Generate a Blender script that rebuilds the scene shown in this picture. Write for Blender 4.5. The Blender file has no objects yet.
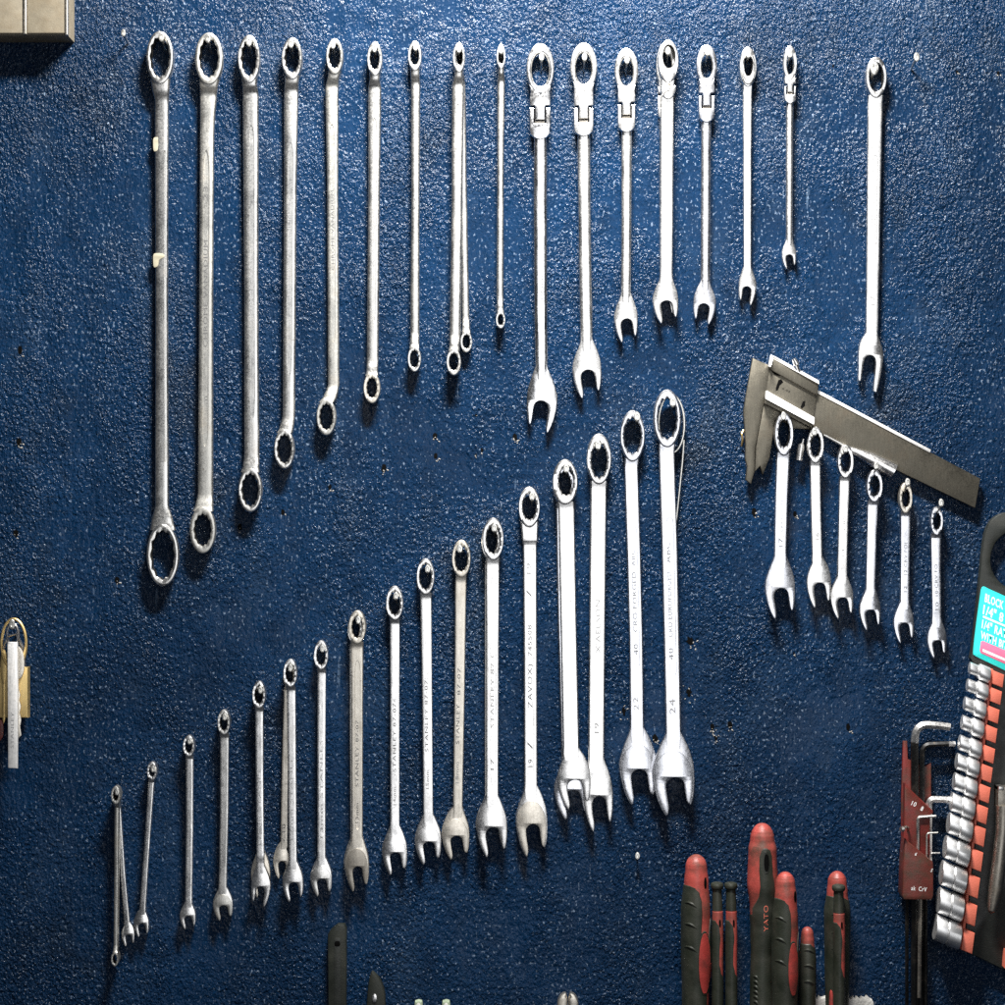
import bpy, bmesh, math, random
from mathutils import Vector, Matrix
from mathutils.geometry import tessellate_polygon
random.seed(11)
SC = bpy.context.scene
COL = SC.collection
S = 0.0006            # metres per photo pixel on the wall
D = 2400.0            # camera distance in the same units
CX = CY = 502.5

# ------------------------------------------------------------------ camera, world, lamps, exposure
cam_d = bpy.data.cameras.new("camera"); cam = bpy.data.objects.new("camera", cam_d); COL.objects.link(cam)
cam.location = (0, -D * S, 0); cam.rotation_euler = (math.radians(90), 0, 0)
cam_d.angle = 2 * math.atan(CX / D); cam_d.clip_start = 0.01; cam_d.clip_end = 50
SC.camera = cam
w = bpy.data.worlds.new("World"); SC.world = w; w.use_nodes = True
w.node_tree.nodes["Background"].inputs[0].default_value = (0.55, 0.62, 0.75, 1)
w.node_tree.nodes["Background"].inputs[1].default_value = 0.05

def lamp(name, px, py, d, tx, ty, size, sizey, power, col, spread=180):
    l = bpy.data.lights.new(name, 'AREA'); l.shape = 'RECTANGLE'; l.size = size * S; l.size_y = sizey * S
    l.energy = power; l.color = col
    o = bpy.data.objects.new(name, l); COL.objects.link(o)
    a = Vector(((px - CX) * S, -d * S, (CY - py) * S)); b = Vector(((tx - CX) * S, 0, (CY - ty) * S))
    l.spread = math.radians(spread)
    o.location = a; o.rotation_euler = (b - a).to_track_quat('-Z', 'Y').to_euler()
    return o
lamp("ceiling_lamp", 560, -500, 560, 590, 330, 300, 100, 12.3, (1.0, 0.98, 0.95), 125)
lamp("front_fill_light", 800, 470, 2500, 570, 480, 1400, 1750, 5.6, (0.97, 0.98, 1.0))  # unseen broad fill lamp, added in front to whiten the flat metal faces
SC.cycles.use_denoising = False; SC.cycles.sample_clamp_indirect = 4
SC.view_settings.view_transform = 'Standard'; SC.view_settings.look = 'None'
SC.view_settings.exposure = 0; SC.view_settings.gamma = 1; SC.view_settings.use_curve_mapping = False

# ------------------------------------------------------------------ materials
def new_mat(name):
    m = bpy.data.materials.new(name); m.use_nodes = True
    nt = m.node_tree
    return m, nt, nt.nodes["Principled BSDF"]
def N(nt, t, **kw):
    n = nt.nodes.new(t)
    for k, v in kw.items(): setattr(n, k, v)
    return n
def L(nt, a, b): nt.links.new(a, b)
def mapped(nt, scale):
    g = N(nt, 'ShaderNodeNewGeometry'); m = N(nt, 'ShaderNodeMapping'); m.inputs['Scale'].default_value = scale
    L(nt, g.outputs['Position'], m.inputs['Vector']); return m.outputs['Vector']
def noise(nt, vec, scale, detail=3, rough=0.55):
    n = N(nt, 'ShaderNodeTexNoise'); n.inputs['Scale'].default_value = scale; n.inputs['Detail'].default_value = detail
    n.inputs['Roughness'].default_value = rough; L(nt, vec, n.inputs['Vector']); return n.outputs['Fac']
def ramp(nt, fac, stops):
    r = N(nt, 'ShaderNodeValToRGB')
    e = r.color_ramp.elements
    e[0].position, e[0].color = stops[0][0], (*stops[0][1], 1)
    e[1].position, e[1].color = stops[1][0], (*stops[1][1], 1)
    for p, c in stops[2:]:
        x = e.new(p); x.color = (*c, 1)
    L(nt, fac, r.inputs['Fac']); return r.outputs['Color']
def mix(nt, fac, a, b, mode='MIX'):
    n = N(nt, 'ShaderNodeMix', data_type='RGBA', blend_type=mode)
    for i, v in ((0, fac), (6, a), (7, b)):
        if hasattr(v, 'links'): L(nt, v, n.inputs[i])
        else: n.inputs[i].default_value = v if i == 0 else (*v, 1)
    return n.outputs[2]
def maprange(nt, v, a, b, c, d):
    n = N(nt, 'ShaderNodeMapRange')
    for i, x in enumerate((a, b, c, d)): n.inputs[i + 1].default_value = x
    L(nt, v, n.inputs[0]); return n.outputs[0]
def bump(nt, h, strength, dist, normal=None):
    n = N(nt, 'ShaderNodeBump'); n.inputs['Strength'].default_value = strength; n.inputs['Distance'].default_value = dist
    L(nt, h, n.inputs['Height'])
    if normal is not None: L(nt, normal, n.inputs['Normal'])
    return n.outputs['Normal']

def metal(name, base, rough, stain=(0.35, 0.28, 0.2), stain_amt=0.35, wave=0.14):
    m, nt, b = new_mat(name)
    v1 = mapped(nt, (1, 1, 1)); v2 = mapped(nt, (1, 1, .07))
    blot = noise(nt, v1, 70, 4, .6); fine = noise(nt, v1, 900, 3, .6); brush = noise(nt, v2, 1500, 3, .6)
    c0 = mix(nt, maprange(nt, brush, .3, .7, 0, 1), tuple(x * .82 for x in base), base)
    c1 = mix(nt, maprange(nt, blot, .55, .78, 0, stain_amt), c0, stain)
    pit = noise(nt, v1, 520, 2, .5)
    c2 = mix(nt, maprange(nt, pit, .69, .76, 0, .55), c1, (.16, .13, .1))
    L(nt, c2, b.inputs['Base Color']); b.inputs['Metallic'].default_value = 1
    r = N(nt, 'ShaderNodeMath', operation='ADD'); L(nt, maprange(nt, blot, .3, .7, -.05, .07), r.inputs[0])
    L(nt, maprange(nt, fine, .3, .7, rough - .05, rough + .07), r.inputs[1]); L(nt, r.outputs[0], b.inputs['Roughness'])
    nn = bump(nt, noise(nt, v1, 95, 2, .5), wave, .0012)
    nn = bump(nt, fine, .03, .0004, nn)
    L(nt, bump(nt, brush, .06, .0003, nn), b.inputs['Normal'])
    return m
def plastic(name, base, rough, var=.25, bscale=1400, bstr=.25, dirt=(.03, .028, .022), dirt_amt=.5, spec=.4):
    m, nt, b = new_mat(name); v = mapped(nt, (1, 1, 1))
    n1 = noise(nt, v, 110, 5, .65); n2 = noise(nt, v, bscale, 2, .5)
    c = mix(nt, maprange(nt, n1, .3, .7, 0, 1), tuple(x * (1 - var) for x in base), tuple(min(1, x * (1 + var)) for x in base))
    c = mix(nt, maprange(nt, noise(nt, v, 60, 6, .72), .45, .68, 0, dirt_amt), c, dirt)
    L(nt, c, b.inputs['Base Color']); b.inputs['Specular IOR Level'].default_value = spec
    L(nt, maprange(nt, n1, .3, .7, rough - .08, rough + .1), b.inputs['Roughness'])
    L(nt, bump(nt, n2, bstr, .0004), b.inputs['Normal'])
    return m
def flat(name, base, rough=.5, metallic=0.0, spec=.4):
    m, nt, b = new_mat(name); v = mapped(nt, (1, 1, 1))
    c = mix(nt, noise(nt, v, 600, 3), tuple(x * .8 for x in base), tuple(min(1, x * 1.15) for x in base))
    L(nt, c, b.inputs['Base Color']); b.inputs['Roughness'].default_value = rough; b.inputs['Metallic'].default_value = metallic; b.inputs['Specular IOR Level'].default_value = spec
    return m

def wall_material():
    m, nt, b = new_mat("blue_gloss_paint")
    v = mapped(nt, (1, 1, .72))
    broad = noise(nt, v, 9, 4, .6); mid = noise(nt, v, 60, 4, .6)
    col = mix(nt, maprange(nt, broad, .3, .7, 0, 1), (.0012, .0096, .028), (.0024, .0185, .053))
    col = mix(nt, maprange(nt, mid, .46, .70, 0, .6), col, (.002, .009, .024))
    cloud = noise(nt, mapped(nt, (1, 1, .45)), 26, 5, .7)
    col = mix(nt, maprange(nt, cloud, .52, .72, 0, .38), col, (.018, .036, .066))
    grime = noise(nt, v, 14, 6, .7)
    col = mix(nt, maprange(nt, grime, .56, .74, 0, .6), col, (.008, .010, .010))
    # glints of the rough paint put into the colour as pale flecks, denser in patches
    fl = noise(nt, v, 620, 2, .5); patch = maprange(nt, noise(nt, v, 22, 4, .6), .35, .65, .04, -.015)
    a = N(nt, 'ShaderNodeMath', operation='SUBTRACT'); L(nt, fl, a.inputs[0]); L(nt, patch, a.inputs[1])
    col = mix(nt, maprange(nt, a.outputs[0], .60, .70, 0, .7), col, (.15, .20, .27))
    # long scuffs and scratches
    vs = mapped(nt, (1, 1, .12)); sc = noise(nt, vs, 210, 2, .5)
    col = mix(nt, maprange(nt, sc, .73, .77, 0, .35), col, (.10, .15, .22))
    L(nt, col, b.inputs['Base Color'])
    b.inputs['Roughness'].default_value = .5; b.inputs['Specular IOR Level'].default_value = .02
    h1 = noise(nt, v, 440, 3, .55); h2 = noise(nt, v, 800, 1, .5); h3 = noise(nt, v, 40, 3, .5)
    nn = bump(nt, h3, .25, .002)
    rough_patch = maprange(nt, noise(nt, v, 13, 5, .65), .38, .60, .22, 1.1)
    def scaled(h, f):
        q = N(nt, 'ShaderNodeMath', operation='MULTIPLY'); L(nt, h, q.inputs[0]); L(nt, f, q.inputs[1]); return q.outputs[0]
    L(nt, bump(nt, scaled(h2, rough_patch), .8, .0013, bump(nt, scaled(h1, rough_patch), .95, .0021, nn)), b.inputs['Normal'])
    c = bump(nt, scaled(h1, rough_patch), .95, .0022, nn)
    c = bump(nt, scaled(h2, rough_patch), .75, .0012, c)
    b.inputs['Coat Weight'].default_value = 1; b.inputs['Coat IOR'].default_value = 1.24; b.inputs['Coat Roughness'].default_value = .205
    L(nt, c, b.inputs['Coat Normal'])
    return m

M = dict(
    wall=wall_material(),
    satin=metal("satin_chrome", (.74, .73, .70), .28, stain_amt=.3),
    satin_dull=metal("dull_satin_chrome", (.58, .57, .53), .38, stain_amt=.45),
    bright=metal("polished_chrome", (.93, .93, .93), .17, stain_amt=.15, wave=.3),
    steel=metal("chrome_steel", (.93, .92, .90), .25, stain_amt=.22),
    aged=metal("aged_steel", (.78, .73, .64), .36, stain_amt=.5),
    bluish=metal("cool_chrome", (.84, .85, .89), .23, stain_amt=.15),
    dark=metal("dark_steel", (.20, .19, .17), .42, stain=(.09, .08, .06), stain_amt=.6),
    caliper=metal("dull_caliper_steel", (.165, .152, .122), .44, stain=(.12, .095, .07), stain_amt=.6),
    bore=metal("shaded_bore_steel", (.10, .095, .085), .45, stain=(.03, .03, .025), stain_amt=.7),  # steel darkened to paint in the shade inside the ring holes
    gun=metal("worn_tool_steel", (.40, .37, .32), .42, stain=(.2, .16, .11), stain_amt=.6),
    black_steel=metal("black_oxide_steel", (.06, .06, .06), .34, stain_amt=.3),
    socket=flat("mirror_chrome", (.97, .97, .96), .44, 1.0),
    nail=metal("zinc_nail", (.80, .79, .74), .34, stain_amt=.3),
    brass=metal("old_brass", (.78, .58, .26), .5, stain=(.25, .16, .06), stain_amt=.5),
    engrave=flat("engraving_shade", (.10, .10, .10), .6, .4),  # dark colour paints the shadow that sits in cut letters
    engrave_soft=flat("faint_engraving_shade", (.28, .28, .28), .55, .6),  # paler version of the painted letter shadow
    pit=flat("hole_dark", (.004, .004, .004), .9, spec=0),
    chip=flat("bare_plaster_chip", (.26, .25, .23), .8),
    tape=flat("old_tape_flake", (.30, .275, .20), .7),
    red=plastic("red_plastic", (.30, .036, .030), .42, dirt_amt=.7),
    red_worn=plastic("faded_red_plastic", (.30, .050, .040), .45, dirt=(.06, .042, .03), dirt_amt=.85),
    red_holder=plastic("red_holder_plastic", (.125, .015, .012), .38, dirt=(.035, .028, .016), dirt_amt=.9),
    red_brown=plastic("grimy_red_brown_plastic", (.105, .022, .016), .40, dirt=(.035, .03, .018), dirt_amt=.9),
    frost=metal("frosted_scale_steel", (.95, .94, .92), .60, stain_amt=.15),
    coral=plastic("coral_plastic", (.62, .15, .095), .45, var=.08, dirt_amt=.15),
    grip=plastic("dark_green_grey_rubber", (.015, .018, .012), .48, dirt=(.06, .055, .045), dirt_amt=.35),
    black=plastic("black_plastic", (.014, .016, .014), .42, dirt=(.03, .03, .025), dirt_amt=.4),
    olive=plastic("olive_black_plastic", (.010, .012, .009), .45, dirt=(.04, .04, .03), dirt_amt=.4),
    teal=plastic("teal_card", (.025, .60, .57), .35, var=.05, dirt_amt=.05, bstr=.02),
    pink=flat("pink_print", (.70, .16, .28), .4),
    white=flat("white_print", (.85, .88, .86), .5),
    cream=plastic("beige_painted_metal", (.19, .165, .12), .45, var=.18, dirt=(.16, .12, .07), dirt_amt=.5),
    plaster=plastic("rough_white_plaster", (.50, .49, .46), .8, dirt_amt=.3, bscale=700, bstr=.8),
    mint=plastic("pale_green_plastic", (.26, .31, .22), .4, dirt_amt=.2),
)

# ------------------------------------------------------------------ object helpers
class Thing:
    def __init__(s, name, label, cat, x, y, depth=12.0, group=None, kind=None):
        s.k = (D - depth) / D
        s.o = s.w((x, y, 0)); s.e = bpy.data.objects.new(name, None); COL.objects.link(s.e)
        s.e.empty_display_size = .005; s.e.location = s.o; s.e['label'] = label; s.e['category'] = cat
        if group: s.e['group'] = group
        if kind: s.e['kind'] = kind
    def w(s, p):
        return Vector(((p[0] - CX) * s.k * S, -p[2] * S, (CY - p[1]) * s.k * S))
    def add(s, name, geo, mat, parent=None, sharp=32, label=None):
        vs, fs = geo
        me = bpy.data.meshes.new(name)
        me.from_pydata([s.w(v) - s.o for v in vs], [], fs); me.validate()
        bm = bmesh.new(); bm.from_mesh(me); bmesh.ops.recalc_face_normals(bm, faces=bm.faces); bm.to_mesh(me); bm.free()
        me.materials.append(M[mat])
        for p in me.polygons: p.use_smooth = not (len(p.vertices) != 4 and abs(p.normal.y) > .97)
        me.set_sharp_from_angle(angle=math.radians(sharp))
        if name == 'ring_head':                      # greasy bore, the hole's shade painted in: the inside wall and the back of the ring
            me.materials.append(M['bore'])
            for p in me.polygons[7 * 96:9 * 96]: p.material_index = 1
        o = bpy.data.objects.new(name, me); COL.objects.link(o); o.parent = parent or s.e
        if label: o['label'] = label
        return o
    def text(s, txt, x0, y0, x1, y1, cap, d, mat='engrave', parent=None, name='lettering', up=None, depth_of=None, bold=0):
        """TXT runs from (x0,y0) to (x1,y1) on the photo's wall plane, CAP its capital height."""
        cu = bpy.data.curves.new(name, 'FONT'); cu.body = txt; cu.size = 1; cu.resolution_u = 2; cu.offset = bold; cu.space_character = 1.08
        tmp = bpy.data.objects.new(name, cu); COL.objects.link(tmp)
        me = bpy.data.meshes.new_from_object(tmp.evaluated_get(bpy.context.evaluated_depsgraph_get()))
        bpy.data.objects.remove(tmp); bpy.data.curves.remove(cu)
        xs = [v.co.x for v in me.vertices]; ys = [v.co.y for v in me.vertices]
        ax, bx = min(xs), max(xs); hy = .70
        run = Vector((x1 - x0, y1 - y0)); nrm = Vector(up) if up else Vector((run.y, -run.x)).normalized()
        for v in me.vertices:
            t = (v.co.x - ax) / max(1e-6, bx - ax); q = v.co.y / hy * cap
            px = x0 + run.x * t + nrm.x * q; py = y0 + run.y * t + nrm.y * q
            v.co = s.w((px, py, depth_of(px, py) if depth_of else d)) - s.o
        me.materials.append(M[mat])
        o = bpy.data.objects.new(name, me); COL.objects.link(o); o.parent = parent or s.e
        return o

def smooth_pts(pts, n=6, closed=True):
    out = []; m = len(pts)
    for i in range(m if closed else m - 1):
        p0, p1, p2, p3 = [Vector(pts[(i + j) % m] if closed else pts[min(max(i + j, 0), m - 1)]) for j in (-1, 0, 1, 2)]
        for q in range(n):
            t = q / n
            out.append(.5 * ((2 * p1) + (p2 - p0) * t + (2 * p0 - 5 * p1 + 4 * p2 - p3) * t * t + (3 * p1 - p0 - 3 * p2 + p3) * t ** 3))
    if not closed: out.append(Vector(pts[-1]))
    return out
def area2(p): return sum(p[i][0] * p[(i + 1) % len(p)][1] - p[(i + 1) % len(p)][0] * p[i][1] for i in range(len(p)))
def inset(p, b):
    n = len(p); sgn = 1 if area2(p) > 0 else -1; out = []
    for i in range(n):
        a, c, e = Vector(p[i - 1][:2]), Vector(p[i][:2]), Vector(p[(i + 1) % n][:2])
        d1 = (c - a); d2 = (e - c)
        d1 = d1.normalized() if d1.length > 1e-6 else d2.normalized(); d2 = d2.normalized() if d2.length > 1e-6 else d1
        n1 = Vector((-d1.y, d1.x)) * sgn; n2 = Vector((-d2.y, d2.x)) * sgn
        m = n1 + n2; m = m / max(.35, m.length) if m.length > 1e-6 else n1
        f = 1 / max(.6, m.normalized().dot(n1))
        out.append(c + m.normalized() * b * f)
    return out
def plate(pts, d0, d1, b=.8, slope=None):
    """flat plate with rounded front edge; SLOPE(x, y) is added to every depth"""
    p = [Vector(q[:2]) for q in pts]; n = len(p); f = slope or (lambda x, y: 0)
    rings = [(p, d0), (p, d1 - b), (inset(p, b * .3), d1 - b * .3), (inset(p, b), d1)]
    vs = []; fs = []
    for q, d in rings: vs += [(v[0], v[1], d + f(v[0], v[1])) for v in q]
    for r in range(3):
        for i in range(n): j = (i + 1) % n; fs.append((r * n + i, r * n + j, (r + 1) * n + j, (r + 1) * n + i))
    for q, o in ((rings[3][0], 3 * n), (p, 0)):
        for tri in tessellate_polygon([[Vector((v[0], v[1], 0)) for v in q]]): fs.append(tuple(i + o for i in tri))
    return vs, fs
def plate_with_hole(pts, hole, d0, d1, b):
    hv = list(reversed(hole)) if area2(pts) * area2(hole) > 0 else list(hole)
    vs = []; fs = []; info = []
    for loop in (pts, hv):
        p = [Vector(q) for q in loop]; n = len(p); o = len(vs)
        for q, d in ((p, d0), (p, d1 - b), (inset(p, b * .3 * (1 if loop is pts else -1)), d1 - b * .3), (inset(p, b * (1 if loop is pts else -1)), d1)): vs += [(v[0], v[1], d) for v in q]
        for r in range(3):
            for i in range(n): j = (i + 1) % n; fs.append((o + r * n + i, o + r * n + j, o + (r + 1) * n + j, o + (r + 1) * n + i))
        info.append((o, n))
    for r in (3, 0):
        idx = [o + r * n + i for o, n in info for i in range(n)]
        for tri in tessellate_polygon([[Vector((vs[o + r * n + i][0], vs[o + r * n + i][1], 0)) for i in range(n)] for o, n in info]): fs.append(tuple(idx[i] for i in tri))
    return vs, fs
def ring(cx, cy, rx, ry, rix, riy, d0, d1, star=True, ox=0, oy=0, tilt=0, b=1.3, n=96):
    """ring head; the hole (twelve-point when STAR) may sit off the centre by OX, OY"""
    vs = []; fs = []; h = d1 - d0; b = min(b, rx * .13)
    prof = [(.90, None, d0), (1, None, d0 + h * .25), (1, None, d1 - b), (.975, None, d1 - b * .35), (.92, None, d1),
            (None, 1.10, d1), (None, 1.03, d1 - b * .4), (None, 1.0, d1 - b * .9), (None, 1.0, d0)]
    for o, i, d in prof:
        for k in range(n):
            a = 2 * math.pi * k / n
            if o is not None: x, y = cx + rx * o * math.cos(a), cy + ry * o * math.sin(a)
            else:
                t = abs(((k * 12 / n) % 1) * 2 - 1); s = (1 - .09 * (1 - t)) if (star and i < 1.08) else 1
                x, y = cx + ox + rix * i * s * math.cos(a), cy + oy + riy * i * s * math.sin(a)
            vs.append((x, y, d + tilt * (y - cy)))
    m = len(prof)
    for r in range(m):
        for k in range(n): j = (k + 1) % n; q = (r + 1) % m; fs.append((r * n + k, r * n + j, q * n + j, q * n + k))
    return vs, fs
def interp(st, t):
    for a, b in zip(st, st[1:]):
        if t <= b[0]:
            f = (t - a[0]) / max(1e-9, b[0] - a[0]); f2 = f * f * (3 - 2 * f)
            return [a[i] + (b[i] - a[i]) * (f if i == 1 else f2) for i in range(len(a))]
    return list(st[-1])
def bar(st, n=6.0, panel=None, step=4.0, back=True):
    """lofted bar along y. st: rows (y, x, half width, depth of its middle, half thickness); panel: (y0, y1, half width 0..1, depth, end length, shift)"""
    y0, y1 = st[0][0], st[-1][0]; ys = set([y0, y1] + [s[0] for s in st]); y = y0
    while y < y1: ys.add(y); y += step
    if panel:
        a, b_, rw, rd, el, sh = panel
        for i in range(9):
            f = (1 - math.cos(math.pi * i / 8)) / 2
            ys.add(a + el * f * .999 + .001); ys.add(b_ - el * f * .999 - .001)
        ys.add(a - .3); ys.add(b_ + .3)
    ys = sorted(q for q in ys if y0 <= q <= y1); vs = []; fs = []
    for y in ys:
        _, x, hw, dc, th = interp(st, y)
        r = .02; dep = 0; sh = 0
        if panel and a <= y <= b_:
            e = min(1, min(y - a, b_ - y) / max(el, .01)); r = max(.02, rw * math.sqrt(max(0, 1 - (1 - e) ** 2))); dep = rd; sh = panel[5]
        us = [-1, -.985, -.94, -.86, -.76, (-.76 + sh - r - .05) / 2, sh - r - .08, sh - r - .03, sh - r + .02, sh, sh + r - .02, sh + r + .03, sh + r + .08, (.78 + sh + r + .05) / 2, .78, .86, .94, .985, 1]
        hs = [th * max(0, 1 - abs(min(1, max(-1, u))) ** n) ** (1 / n) for u in us]
        for q in (8, 9, 10): hs[q] -= dep
        loop = [(x + hw * u, y, dc + h) for u, h in zip(us, hs)]
        loop += [(x + hw * u, y, dc - th * max(0, 1 - abs(u) ** n) ** (1 / n)) for u in (.985, .86, .4, -.4, -.86, -.985)]
        vs += loop; c = len(loop)
    for i in range(len(ys) - 1):
        for k in range(c): j = (k + 1) % c; fs.append((i * c + k, i * c + j, (i + 1) * c + j, (i + 1) * c + k))
    fs.append(tuple(range(c))); fs.append(tuple(range((len(ys) - 1) * c, len(ys) * c)))
    return vs, fs
def box(x0, y0, x1, y1, d0, d1, b=.8): return plate([(x0, y0), (x1, y0), (x1, y1), (x0, y1)], d0, d1, b)
def tube(path, r, sides=12, sx=1.0, cap=True, rot=0):
    """round (or hexagonal) bar along a path of (x, y, d)"""
    P = [Vector(p) for p in path]; vs = []; fs = []; ref = Vector((0, 0, 1))
    for i, p in enumerate(P):
        t = (P[min(i + 1, len(P) - 1)] - P[max(i - 1, 0)]).normalized()
        a = t.cross(ref)
        a = a.normalized() if a.length > .05 else Vector((1, 0, 0)); b = t.cross(a).normalized()
        rr = r[i] if isinstance(r, (list, tuple)) else r
        for k in range(sides):
            q = 2 * math.pi * k / sides + rot; o = a * math.cos(q) * rr + b * math.sin(q) * rr
            vs.append((p.x + o.x * sx, p.y + o.y, p.z + o.z))
    n = len(P)
    for i in range(n - 1):
        for k in range(sides): j = (k + 1) % sides; fs.append((i * sides + k, i * sides + j, (i + 1) * sides + j, (i + 1) * sides + k))
    if cap: fs.append(tuple(range(sides))); fs.append(tuple(range((n - 1) * sides, n * sides)))
    return vs, fs
def torus(cx, cy, d, rx, ry, r, n=48, m=10, tiltx=0):
    vs = []; fs = []
    for i in range(n):
        a = 2 * math.pi * i / n; ca, sa = math.cos(a), math.sin(a)
        for j in range(m):
            b = 2 * math.pi * j / m
            vs.append((cx + (rx + r * math.cos(b)) * ca, cy + (ry + r * math.cos(b)) * sa, d + r * math.sin(b) + tiltx * rx * ca))
    for i in range(n):
        for j in range(m): fs.append((i * m + j, ((i + 1) % n) * m + j, ((i + 1) % n) * m + (j + 1) % m, i * m + (j + 1) % m))
    return vs, fs
def join(*gs):
    vs = []; fs = []
    for v, f in gs:
        o = len(vs); vs += v; fs += [tuple(i + o for i in q) for q in f]
    return vs, fs

# ------------------------------------------------------------------ the wall
me = bpy.data.meshes.new("wall"); h = 900 * S
me.from_pydata([(-h, 0, -h), (h, 0, -h), (h, 0, h), (-h, 0, h), (-h, .02, -h), (h, .02, -h), (h, .02, h), (-h, .02, h)], [],
               [(0, 1, 2, 3), (7, 6, 5, 4), (0, 4, 5, 1), (1, 5, 6, 2), (2, 6, 7, 3), (3, 7, 4, 0)])
me.materials.append(M['wall'])
wall = bpy.data.objects.new("wall", me); COL.objects.link(wall)
wall['kind'] = 'structure'; wall['label'] = 'dark blue gloss painted wall with a rough speckled surface'
class WallParts(Thing):
    def __init__(s): s.k = 1; s.o = Vector((0, 0, 0)); s.e = wall
WP = WallParts()
def blob(cx, cy, rx, ry, d, n=11, jag=.35, dome=.15):
    vs = [(cx, cy, d + dome)]; fs = []
    for k in range(n):
        a = 2 * math.pi * k / n; f = 1 - jag * random.random(); vs.append((cx + rx * f * math.cos(a), cy + ry * f * math.sin(a), d))
    for k in range(n): fs.append((0, 1 + k, 1 + (k + 1) % n))
    return vs, fs
def shard(cx, cy, l, wd, ang, d=.3, h=.8):
    c, s_ = math.cos(ang), math.sin(ang)
    pts = [(-l, 0), (0, wd), (l, 0), (0, -wd)]
    vs = [(cx + a * c - b * s_, cy + a * s_ + b * c, .1) for a, b in pts] + [(cx, cy, h)]
    return vs, [(0, 1, 4), (1, 2, 4), (2, 3, 4), (3, 0, 4)]
def wall_hole(x, y, r=2.4, chips=3, ry=1.6):
    hole = WP.add("drilled_hole", blob(x, y, r, r * ry, .25), 'pit')
    if chips:
        WP.add("paint_crack", join(*[shard(x + random.uniform(-.6, 1.6) * r, y + random.uniform(.4, 2.2) * r, random.uniform(.7, 1.5), random.uniform(.5, 1), random.uniform(0, 3)) for _ in range(chips)]), 'chip', hole)
for x, y, r, c in ((435, 436, 2.6, 5), (436, 456, 2.4, 3), (384, 468, 3, 6), (482, 450, 1.7, 1), (476, 455, 1.2, 2), (476, 415, 1.2, 1), (330, 487, 2.2, 2),
                   (283, 512, 2.4, 1), (240, 527, 2.6, 2), (712, 727, 2.6, 5), (730, 725, 2.8, 5), (848, 727, 2.8, 4), (957, 72, 1.6, 2), (998, 73, 1.8, 2),
                   (20, 350, 3, 2), (19, 442, 3, 6), (16, 533, 3, 3), (754, 512, 3.2, 4), (795, 514, 2.6, 4), (833, 66, 1.2, 0), (833, 200, 1, 0), (117, 580, 2.6, 4),
                   (794, 653, 1.2, 2), (655, 738, 3.4, 7), (515, 437, 2.8, 7), (668, 618, 1.4, 2)):
    wall_hole(x, y, r, c)
for x, y, rx, ry in ((690, 641, 8, 9), (689, 692, 6, 9), (624, 711, 4.5, 9), (716, 738, 4, 5)):
    h_ = WP.add("drilled_hole", blob(x, y, rx * .55, ry * .6, .22, 19, .5), 'pit')
    WP.add("paint_crack", join(*[shard(x + random.uniform(-1, 1.1) * rx, y + random.uniform(-.9, 1.3) * ry, random.uniform(.7, 1.7), random.uniform(.4, .9), random.uniform(0, 3), h=.9) for _ in range(6)]), 'chip', h_)

# ------------------------------------------------------------------ nails
NAILS = "steel nails in the blue wall"
def nail(hx, hy, label, d=27, r=3.2, dx=0, dy=9, mat='nail'):
    t = Thing("nail", label, "nail", hx, hy, 0, NAILS)
    kx = (hx - CX) * d / D; ky = (hy - CY) * d / D           # where the head really is, seen past the wall
    H = Vector((hx - kx, hy - ky, d)); B = Vector((hx - kx - dx, hy - ky + dy, 0))
    t.add("shaft", tube([B, B + (H - B) * .5, H], r * .42, 12, .8), mat)
    ax = (H - B).normalized(); pts = [H - ax * 1.4, H - ax * 1.2, H + ax * .2, H + ax * .8, H + ax * .9, H + ax * .5, H + ax * .45]
    rad = [r * .5, r * 1.25, r * 1.35, r * 1.15, r * .62, r * .5, r * .05]
    vs = []; fs = []; n = 24
    for p, q in zip(pts, rad):
        for k in range(n):
            a = 2 * math.pi * k / n; vs.append((p.x + q * .74 * math.cos(a), p.y + q * 1.18 * math.sin(a), p.z))
    for i in range(len(pts) - 1):
        for k in range(n): j = (k + 1) % n; fs.append((i * n + k, i * n + j, (i + 1) * n + j, (i + 1) * n + k))
    fs.append(tuple(range(n))); fs.append(tuple(range((len(pts) - 1) * n, len(pts) * n)))
    t.add("head", (vs, fs), mat)
    return t

# ------------------------------------------------------------------ wrench builders
# outline of an open-ended jaw, x in half widths about its middle, y from the neck (0) to the long tip (1)
JAW = [(-.52, .10), (-.80, .26), (-1.0, .44), (-.96, .62), (-.74, .83), (-.42, .985), (-.29, .99), (-.24, .91), (-.33, .77),
       (-.39, .645), (-.29, .56), (.04, .52), (.39, .545), (.53, .625), (.60, .74), (.70, .845), (.84, .862), (.96, .75), (1.0, .55), (.93, .35), (.68, .16)]
def jaw_outline(cx, hw, yn, yt, xn, wn, mirror=False):
    pts = [(xn - wn * .8, yn - 7), (xn - wn * .93, yn - 1)]
    body = [(cx + (-x if mirror else x) * hw, yn + y * (yt - yn)) for x, y in JAW]
    if mirror: body = list(reversed(body))
    pts += body + [(xn + wn * .93, yn - 1), (xn + wn * .8, yn - 7)]
    return smooth_pts(pts, 4)
def jaw_face(cx, hw, yn, yt, mirror=False):
    idx = JAW[2:19]; b = [(x * .92, y + (.02 if y < .6 else -.012)) for x, y in idx]
    b += [(.80, .40), (.45, .265), (0, .22), (-.45, .255), (-.82, .36)]
    b = [(cx + (-x if mirror else x) * hw, yn + y * (yt - yn)) for x, y in b]
    return smooth_pts(b, 4)

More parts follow.
